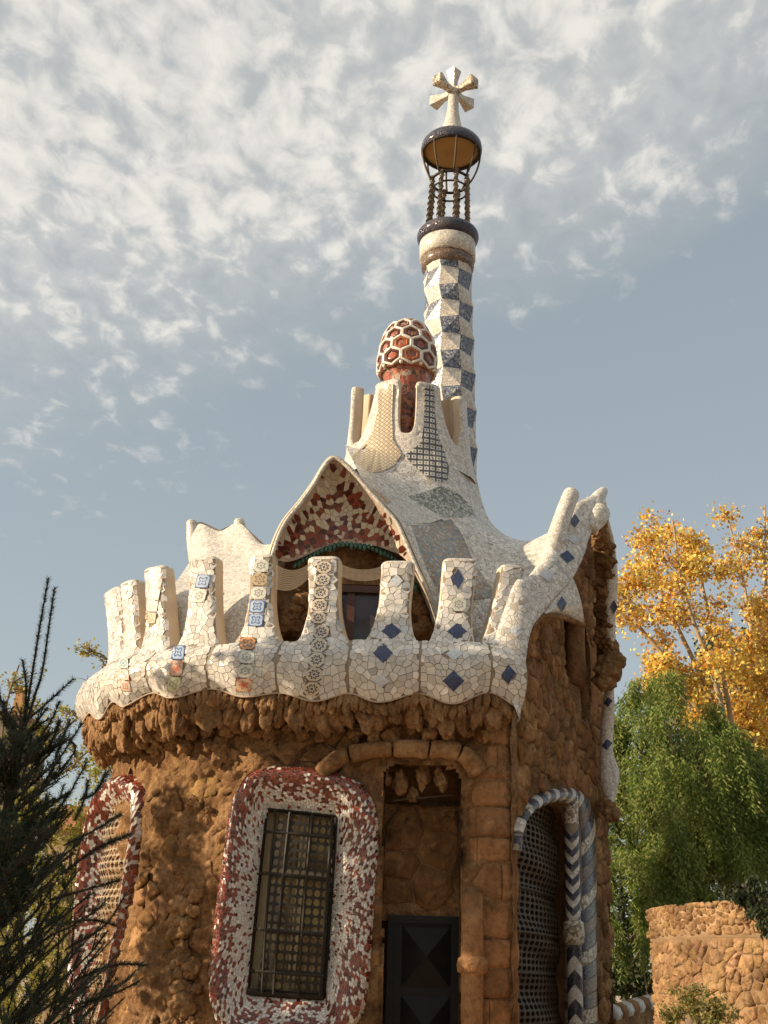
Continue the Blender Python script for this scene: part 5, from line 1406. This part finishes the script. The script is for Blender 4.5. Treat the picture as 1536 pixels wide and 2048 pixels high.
# ------------------------------------------------------------------ leaves
def leaf_quads(C_, size, tints, name, parent, ratio=.6, up=None, mat='leaf', droop=0.0, **props):
    """small folded leaves at points C_ (n,3)"""
    n = len(C_); d = rng.normal(size=(n, 3)); d[:, 2] -= droop; d /= np.linalg.norm(d, axis=1)[:, None]
    if up is not None: d = up / (np.linalg.norm(up, axis=1)[:, None] + 1e-9)
    w_ = np.cross(d, rng.normal(size=(n, 3))); w_ /= np.linalg.norm(w_, axis=1)[:, None] + 1e-9
    s = size * rng.uniform(.6, 1.3, (n, 1))
    a = C_ - d * s * .5; c = C_ + d * s * .5; l = C_ - w_ * s * ratio * .5; r = C_ + w_ * s * ratio * .5
    V = np.stack([a, l, c, r], 1).reshape(-1, 3); Fq = np.arange(4 * n).reshape(n, 4)
    T = np.asarray(tints)[rng.integers(0, len(tints), n)] * rng.uniform(.75, 1.2, (n, 1))
    return fast_mesh(name, V, Fq, M[mat], T, parent, 4, **props)

def grow(path_px, r0, r1, tubes, n=14):
    p = catmull([U(*q) for q in path_px], 6); tubes.append((p, np.linspace(r0, r1, len(p)))); return p
def plane_tree(name, label, group, stems, tints, nl, size, spread, seed, bark='pale_bark', r0=.10, density_low=.25, brn=9):
    global rng
    rng = np.random.default_rng(seed); tubes = []; pts = []
    base = U(*stems[0][0]); root = thing(name, label, 'tree', (base[0], base[1], 0), group)
    for st in stems:
        p = grow(st, r0, .018, tubes); m = len(p)
        for k in range(brn):
            t = rng.uniform(density_low, 1.0); i = int(t * (m - 1)); o = p[i]; L = spread * rng.uniform(.4, 1.0) * (1.15 - .5 * t)
            az = rng.uniform(0, 6.28); d = nrm((math.cos(az), math.sin(az) * .7, rng.uniform(.25, 1.1))); q = [o]
            for s_ in range(6): d = nrm(d + rng.normal(0, .18, 3) + np.array([0, 0, -.04])); q.append(q[-1] + d * L / 6)
            q = np.array(q); tubes.append((q, np.linspace(.022, .006, 7)))
            for s_ in range(2, 7):
                for _ in range(3):
                    e = q[s_] + rng.normal(0, 1, 3) * np.array([.34, .34, .26]) * spread * .3; tubes.append((np.array([q[s_], lerp(q[s_], e, .5) + rng.normal(0, .03, 3), e]), np.array([.007, .005, .003]))); pts.append((e, rng.uniform(.35, 1.4)))
    b = MB()
    for p, r in tubes: b.tube(p, r, 5 if r[0] < .05 else 8, cap=False)
    # the trunk continues to the ground
    for st in stems[:1]:
        p = U(*st[0]); b.tube([(p[0], p[1], -.1), (p[0] + .05, p[1], p[2] * .5), tuple(p)], [.2, .17, r0], 8)
    b.build('trunk', M[bark], root, sm=True)
    P = np.array([p for p, _ in pts]); W_ = np.array([q for _, q in pts]); idx = rng.choice(len(P), nl, p=W_ / W_.sum())
    C_ = P[idx] + rng.normal(0, 1, (nl, 3)) * np.array([.17, .17, .15]) * spread * .58
    leaf_quads(C_, size, tints, 'crown', root, .8, droop=.5)
    return root
GOLD = [(.78, .55, .10), (.82, .60, .14), (.76, .40, .055), (.62, .27, .05), (.76, .63, .18), (.54, .52, .14), (.40, .20, .06), (.80, .58, .13)]
PG = 'golden autumn trees behind the pavilion'
plane_tree('plane_tree', 'golden autumn tree with bare pale stems standing just right of the pavilion', PG,
    [[(1480, 1660, 31), (1462, 1440, 31), (1420, 1240, 31), (1385, 1080, 31)], [(1478, 1640, 31), (1420, 1400, 31.5), (1330, 1200, 32), (1285, 1070, 32)], [(1480, 1660, 31), (1440, 1400, 30.5), (1370, 1190, 30), (1345, 1040, 30)],
     [(1440, 1500, 31), (1340, 1330, 31), (1270, 1240, 31), (1250, 1160, 31)], [(1460, 1520, 31), (1360, 1390, 31), (1290, 1340, 31)]], GOLD, 13000, .105, 1.4, 21, brn=13)
plane_tree('plane_tree', 'golden autumn tree at the right edge of the view, taller and set behind', PG,
    [[(1545, 1640, 34), (1520, 1400, 34), (1490, 1180, 34), (1452, 1020, 34)], [(1550, 1640, 34), (1535, 1400, 34), (1532, 1200, 34), (1530, 1010, 34)], [(1555, 1640, 34), (1560, 1300, 34), (1580, 1060, 34)],
     [(1545, 1600, 33), (1490, 1420, 33), (1440, 1310, 33)], [(1540, 1600, 33), (1500, 1480, 33), (1480, 1440, 33)], [(1550, 1640, 33), (1520, 1560, 33), (1500, 1500, 33)], [(1560, 1500, 33), (1530, 1300, 33), (1510, 1200, 33)]], GOLD, 14500, .11, 1.5, 22, brn=14)
# dark evergreen mass on the slope behind them
def crown_tree(name, label, group, lobes, n, size, tints, trunk, mat='leaf', ratio=.55, seed=3, cat='tree', droop=.2, hollow=.55):
    global rng
    rng = np.random.default_rng(seed); C_ = []; tot = sum(r * r for *_, r in lobes)
    for x, y, Y, r in lobes:
        c = U(x, y, Y); sc = np.linalg.norm(U(x + r, y, Y) - c); m = int(n * r * r / tot)
        nc = max(6, m // 45); d = rng.normal(size=(nc, 3)); d /= np.linalg.norm(d, axis=1)[:, None]
        cl = c + d * sc * rng.uniform(hollow, 1.03, (nc, 1)); i = rng.integers(0, nc, m)
        C_.append(cl[i] + rng.normal(0, 1, (m, 3)) * sc * .13)
    C_ = np.concatenate(C_); C_[:, 2] = np.maximum(C_[:, 2], .05)
    base = U(*trunk[0]); root = thing(name, label, cat, (base[0], base[1], 0), group)
    b = MB(); p = catmull([U(*q) for q in trunk], 5); b.tube(np.vstack([[p[0][0], p[0][1], -.1], p]), np.linspace(.16, .05, len(p) + 1), 7)
    for x, y, Y, r in lobes:
        e = U(x, y, Y); b.tube([p[-1], lerp(p[-1], e, .5) + [0, 0, .1], e], [.05, .035, .015], 5)
    b.build('trunk', M['bark'], root, sm=True); leaf_quads(C_, size, tints, 'crown', root, ratio, mat=mat, droop=droop); return root
DARK = [(.030, .042, .018), (.045, .058, .022), (.022, .032, .016), (.06, .07, .025)]
crown_tree('evergreen_tree', 'dark evergreen tree behind the golden trees on the right', None, [(1480, 1340, 40, 95), (1560, 1330, 40, 90), (1380, 1400, 40, 70), (1300, 1390, 40, 55), (1460, 1500, 40, 110), (1560, 1500, 40, 110)], 15000, .17, DARK, [(1480, 1750, 40), (1480, 1400, 40)], seed=31)

# pepper tree with hanging strands
def pepper():
    global rng
    rng = np.random.default_rng(77)
    lobes = [(1330, 1440, 27.0, 100), (1262, 1470, 27.3, 60), (1400, 1530, 27, 105), (1490, 1580, 27.5, 110), (1300, 1600, 26.4, 105), (1238, 1580, 27.5, 45), (1390, 1690, 26.4, 110), (1490, 1700, 26.8, 105), (1275, 1760, 26.2, 85), (1262, 1880, 26.0, 65), (1350, 1820, 26.4, 80), (1240, 1690, 27, 45), (1550, 1640, 27, 90)]
    base = U(1400, 2000, 27.5); root = thing('pepper_tree', 'green weeping pepper tree with hanging feathery strands, between the pavilion and the round wall', 'tree', (base[0], base[1], 0))
    Cs, Us, Ts = [], [], []; tb = MB(); hub = U(1400, 1760, 27.5)
    tb.tube([(hub[0], hub[1], -.1), (hub[0] + .1, hub[1], hub[2] * .5), tuple(hub)], [.3, .25, .2], 8)
    for x, y, Y, r in lobes:
        c = U(x, y, Y); sc = np.linalg.norm(U(x + r, y, Y) - c); m = int(560 * (r / 100) ** 1.6)
        tb.tube([hub, lerp(hub, c, .5) + [0, 0, .2], c], [.12, .08, .03], 6)
        nc = max(5, m // 20); dc = rng.normal(size=(nc, 3)); dc[:, 2] = np.abs(dc[:, 2]) * .9 - .25; dc /= np.linalg.norm(dc, axis=1)[:, None]
        for k in range(m):
            d = nrm(dc[rng.integers(0, nc)] + rng.normal(0, .10, 3)); p0 = c + d * sc * rng.uniform(.75, 1.05); L = sc * rng.uniform(.45, 1.15); nn = int(10 + L * 17)
            t = np.linspace(0, 1, nn)[:, None]; out_d = np.array([d[0], d[1], 0]) * .25 + np.array([.10, 0, 0])
            path = p0 + out_d * L * np.sqrt(t) + np.array([0, 0, -1]) * L * (t ** 1.25)
            side_ = rng.normal(size=(nn, 3)) * np.array([1, 1, .25]); side_ /= np.linalg.norm(side_, axis=1)[:, None]
            Us.append(side_ * .8 + np.array([.05, 0, -.75])); Cs.append(path + side_ * .035)
            tn = np.array([(.165, .23, .045), (.22, .28, .06), (.10, .155, .035), (.27, .29, .085)][rng.integers(0, 4)]); Ts.append(np.repeat(tn[None], nn, 0))
    tb.build('trunk', M['bark'], root, sm=True)
    Cs, Us, Ts = map(np.concatenate, (Cs, Us, Ts)); n = len(Cs)
    d = Us / np.linalg.norm(Us, axis=1)[:, None]; w_ = np.cross(d, rng.normal(size=(n, 3))); w_ /= np.linalg.norm(w_, axis=1)[:, None]
    s = .105 * rng.uniform(.7, 1.3, (n, 1)); V = np.stack([Cs, Cs + d * s * .5 - w_ * s * .12, Cs + d * s, Cs + d * s * .5 + w_ * s * .12], 1).reshape(-1, 3)
    fast_mesh('crown', V, np.arange(4 * n).reshape(n, 4), M['leaf'], Ts * rng.uniform(.8, 1.2, (n, 1)), root)
    # inner twiggy mass
    return root
pepper()
crown_tree('evergreen_tree', 'dark evergreen tree in shade behind the green weeping pepper tree', None, [(1300, 1560, 30, 120), (1420, 1620, 30, 130), (1530, 1640, 30, 120), (1300, 1800, 30, 120), (1420, 1800, 30, 130), (1240, 1900, 30, 70), (1270, 1975, 30, 70), (1240, 2000, 30, 60), (1232, 1985, 28, 45), (1236, 1640, 29.5, 50), (1290, 1990, 28, 40)], 19000, .16, DARK, [(1400, 2000, 30), (1400, 1700, 30)], seed=32)
# shrub before the round wall and plant trailing over its rim
crown_tree('shrub', 'small leaved ochre green shrub in front of the round rubble wall', None, [(1375, 2010, 11.3, 48), (1430, 2030, 11.0, 55), (1345, 2045, 11.5, 35)], 3200, .034, [(.22, .19, .05), (.16, .17, .05), (.30, .22, .07), (.12, .13, .04)], [(1390, 2120, 11.4), (1390, 2060, 11.3)], seed=33, cat='shrub', hollow=.1)
crown_tree('trailing_plant', 'dark trailing plant hanging over the rim of the round rubble wall', None, [(1500, 1800, 12.0, 40), (1465, 1792, 12.2, 25), (1530, 1835, 11.8, 40)], 2200, .05, DARK, [(1520, 1830, 12.4), (1510, 1800, 12.3)], seed=34, cat='plant', hollow=.2, droop=1.5)

# ------------------------------------------------------------------ left background
YG = [(.36, .33, .045), (.28, .30, .045), (.42, .36, .06), (.20, .23, .04), (.33, .25, .05)]
crown_tree('bushy_tree', 'yellow green bushy tree behind the dark conifer, beside the left wall of the pavilion', None, [(205, 1560, 31, 55), (140, 1660, 31, 75), (220, 1680, 31, 60), (60, 1640, 31, 90), (130, 1790, 31, 95), (215, 1830, 31, 75), (40, 1800, 31, 90), (120, 1930, 31, 95), (20, 1960, 31, 100), (228, 1490, 31.5, 26)], 15000, .10, YG, [(140, 2010, 31), (140, 1760, 31)], seed=35, hollow=.3)
plane_tree('sparse_tree', 'nearly bare tree with few yellow leaves left of the parapet', 'sparse autumn trees on the left', [[(250, 1700, 26), (255, 1500, 26), (248, 1390, 26), (222, 1300, 26)], [(250, 1600, 26), (200, 1500, 26), (170, 1430, 26), (120, 1470, 26)], [(255, 1480, 26), (220, 1330, 26), (180, 1300, 26)]], YG, 520, .075, .75, 23, 'bark', .03, .35, 6)
plane_tree('sparse_tree', 'nearly bare tree with few yellow leaves behind the tip of the dark conifer', 'sparse autumn trees on the left', [[(-20, 1640, 27), (0, 1500, 27), (15, 1400, 27), (38, 1330, 27)], [(-10, 1560, 27), (50, 1450, 27), (80, 1400, 27)], [(0, 1520, 27), (70, 1500, 27), (150, 1440, 27)], [(-10, 1560, 27), (100, 1560, 27), (180, 1500, 27)]], YG, 800, .08, .8, 24, 'bark', .03, .35, 6)
# far house with a chimney
HB = thing('stone_house', 'distant grey stone house with a tall orange chimney behind the dark conifer', 'building', U(0, 1600, 46) * np.array([1, 1, 0]))
p0, p1 = U(-420, 1438, 46), U(44, 1432, 46)
b = MB(); b.box((p0[0], 46, 0), (p1[0], 50, p1[2])); b.build('wall', mat_rock('grey_house_stone', (.16, .13, .10), (.24, .20, .15), (.32, .27, .2), 1.2, .4, 8), HB)
b = MB(); b.box((p0[0] - .1, 45.9, p1[2] + .002), (p1[0] + .08, 50.1, p1[2] + .16)); b.build('parapet_coping', M['tan'], HB)
q0, q1 = U(20, 1440, 45.9), U(40, 1375, 45.9)
b = MB(); b.add([(q0[0] - .08, 46.2, p1[2] + .16), (q1[0] + .12, 46.2, p1[2] + .16), (q1[0] + .12, 46.8, p1[2] + .16), (q0[0] - .08, 46.8, p1[2] + .16), (q0[0], 46.25, q1[2]), (q1[0], 46.25, q1[2]), (q1[0], 46.75, q1[2]), (q0[0], 46.75, q1[2])], [(0, 1, 5, 4), (1, 2, 6, 5), (2, 3, 7, 6), (3, 0, 4, 7), (4, 5, 6, 7)])
ch = b.build('chimney', mat_plain('orange_brick_render', (.46, .24, .10), .85, .2, 3, .3), HB)
b = MB(); b.box((q0[0] - .07, 46.18, q1[2] + .002), (q1[0] + .07, 46.82, q1[2] + .14)); b.build('chimney_cap', M['dressed'], ch)
RH = thing('tiled_roof_house', 'low house with a red tiled roof seen past the conifer branches beside the left window', 'building', U(150, 1700, 40) * np.array([1, 1, 0]))
a0, a1 = U(96, 1655, 40), U(196, 1648, 40); zt3 = U(170, 1612, 42)[2]
b = MB(); b.box((a0[0], 40, 0), (a1[0], 44, a0[2])); b.build('wall', mat_plain('ochre_render', (.42, .30, .18), .9, .15, 2, .2), RH)
b = MB(); b.add([(a0[0] - .3, 39.6, a0[2] - .05), (a1[0] + .3, 39.6, a0[2] - .05), (a1[0] + .3, 42, zt3), (a0[0] - .3, 42, zt3), (a1[0] + .3, 44.4, a0[2] - .05), (a0[0] - .3, 44.4, a0[2] - .05)], [(0, 1, 2, 3), (3, 2, 4, 5), (0, 3, 5), (1, 4, 2)]); b.build('roof', mat_plain('red_roof_tile', (.36, .13, .06), .85, .25, 5, .5), RH)

# ------------------------------------------------------------------ dark conifer close by
def conifer():
    global rng
    rng = np.random.default_rng(5); Y0 = 5.2
    paths = []   # (points, radius)
    base = U(40, 1480, Y0); root = thing('conifer', 'dark young conifer with spiky upturned shoots close on the left', 'tree', (base[0], base[1], 0))
    def add(p, r): paths.append((np.asarray(p), r))
    trunk = catmull([(base[0] - .06, Y0, -.05), (base[0] - .05, Y0, 1.2), tuple(base)], 8)
    lead = [[(46, 1470), (58, 1390), (72, 1300), (84, 1228), (97, 1156)], [(52, 1450), (70, 1390), (84, 1345), (98, 1252), (109, 1176)], [(40, 1480), (50, 1420), (52, 1370), (45, 1320)], [(30, 1500), (12, 1440), (-5, 1370)]]
    for l in lead: add(catmull([U(x, y, Y0) for x, y in l], 6), .006)
    # shoots read off the outline
    for l in ([(55, 1440), (95, 1405), (146, 1358)], [(62, 1500), (100, 1445), (118, 1405)], [(85, 1570), (130, 1500), (164, 1446)], [(70, 1530), (105, 1480), (120, 1440)], [(110, 1520), (128, 1470), (140, 1443)], [(100, 1640), (140, 1585), (174, 1523)], [(150, 1640), (168, 1600), (176, 1560)], [(130, 1690), (190, 1660), (243, 1628)], [(160, 1600), (190, 1585), (214, 1545)], [(120, 1750), (190, 1700), (262, 1668)], [(100, 1800), (170, 1780), (240, 1760)], [(130, 1900), (210, 1850), (250, 1790)], [(150, 1960), (230, 1930), (296, 1930)], [(150, 2010), (220, 1990), (280, 1962)], [(110, 1850), (180, 1840), (232, 1850)], [(140, 1480), (150, 1500), (110, 1560)]):
        add(catmull([U(x, y, Y0 + rng.uniform(-.15, .1)) for x, y in l], 6), .005)
    for zc_ in np.arange(.7, base[2] + .02, .066):
        dep = base[2] - zc_ + .12
        for k in range(6):
            az = rng.uniform(0, 6.28); L = (.16 + .40 * dep) * rng.uniform(.65, 1.1); L = min(L, .80)
            d = nrm((math.cos(az), math.sin(az), rng.uniform(.35, .9))); p = [np.array([np.interp(zc_, trunk[:, 2], trunk[:, 0]), Y0, zc_])]
            for s_ in range(7): d = nrm(d + np.array([0, 0, .05]) + rng.normal(0, .06, 3)); p.append(p[-1] + d * L / 7)
            p = np.array(p); add(p, .006)
            for s_ in range(2, 7):
                for sg in (-1, 1):
                    if rng.random() < .30: continue
                    sdv = nrm(np.cross(d, (0, 0, 1))) * sg; dd = nrm(d * .8 + sdv * .75 + np.array([0, 0, rng.uniform(.05, .5)])); l = L * (.42 - .035 * s_) * rng.uniform(.6, 1.2)
                    add(np.array([p[s_], p[s_] + dd * l * .5, p[s_] + dd * l + np.array([0, 0, .06 * l])]), .0035)
    b = MB(); b.tube(trunk, np.linspace(.045, .02, len(trunk)), 8)
    for p, r in paths: b.tube(p, np.linspace(r, r * .5, len(p)), 4, cap=False)
    b.build('trunk', M['dark_bark'], root, sm=True)
    Vs = []
    for p, r in paths:
        c = Curve(p, dense=True); n = max(8, int(c.L * (1500 if r >= .005 and len(p) > 12 else 620))); t = np.sort(rng.uniform(0.02, 1, n)) * c.L
        q = np.stack([np.interp(t, c.s, c.p[:, k]) for k in range(3)], 1); tg = nrm(c.p[-1] - c.p[0])
        rd = rng.normal(size=(n, 3)); rd -= np.outer(rd @ tg, tg); rd /= np.linalg.norm(rd, axis=1)[:, None] + 1e-9
        d = rd * 1.0 + tg * .6; d /= np.linalg.norm(d, axis=1)[:, None]; l = rng.uniform(.019, .031, (n, 1)); w_ = np.cross(d, tg); w_ /= np.linalg.norm(w_, axis=1)[:, None] + 1e-9
        Vs.append(np.stack([q + rd * .002 - w_ * .0016, q + rd * .002 + w_ * .0016, q + d * l], 1).reshape(-1, 3))
    V = np.concatenate(Vs); n = len(V) // 3
    T = np.array([(.030, .046, .022), (.042, .062, .028), (.020, .034, .017)])[rng.integers(0, 3, n)]
    fast_mesh('needles', V, np.arange(3 * n).reshape(n, 3), M['needle'], T, root, 3)
conifer()
def shade_tree(name, label, lobes, n, size, seed):
    global rng
    rng = np.random.default_rng(seed); c0 = np.mean([l[:2] for l in lobes], 0); root = thing(name, label, 'tree', (c0[0], c0[1], 0)); C_ = []
    tot = sum(l[3] ** 2 for l in lobes); b = MB(); hub = np.array([c0[0], c0[1], min(l[2] for l in lobes) - .3]); b.tube([(c0[0], c0[1], -.1), hub], [.22, .15], 8)
    for x, y, z, r in lobes:
        m = int(n * r * r / tot); d = rng.normal(size=(m, 3)); d /= np.linalg.norm(d, axis=1)[:, None]; C_.append(np.array([x, y, z]) + d * r * rng.uniform(.3, 1.0, (m, 1))); b.tube([hub, np.array([x, y, z])], [.09, .03], 5)
    b.build('trunk', M['bark'], root); leaf_quads(np.concatenate(C_), size, DARK, 'crown', root, .6)
# trees standing outside the frame on the left; they throw the dappled shade on the pavilion front and on the conifer
shade_tree('shade_tree', 'leafy dark tree standing to the left of the pavilion, shading its front wall', [(-7.6, 13.75, 8.6, .62), (-7.4, 13.9, 7.8, .7), (-7.5, 13.9, 6.9, .55), (-7.5, 13.85, 5.6, .45), (-7.5, 15.75, 5.4, .45), (-7.5, 15.7, 4.6, .55), (-7.5, 15.65, 3.6, .65), (-7.5, 14.8, 6.9, .35), (-7.5, 14.36, 4.5, .32), (-7.5, 14.36, 5.3, .34), (-7.5, 14.34, 6.1, .32), (-7.5, 13.85, 4.7, .45), (-7.5, 13.9, 6.2, .42)], 5200, .16, 91)
shade_tree('shade_tree', 'broad dark tree standing to the left of the conifer', [(-7, 3.6, 5.6, 1.0), (-7, 4.5, 5.0, 1.1), (-7, 2.9, 4.4, 1.1), (-7, 3.9, 3.4, 1.3), (-7, 5.1, 4.0, .8)], 6000, .2, 92)
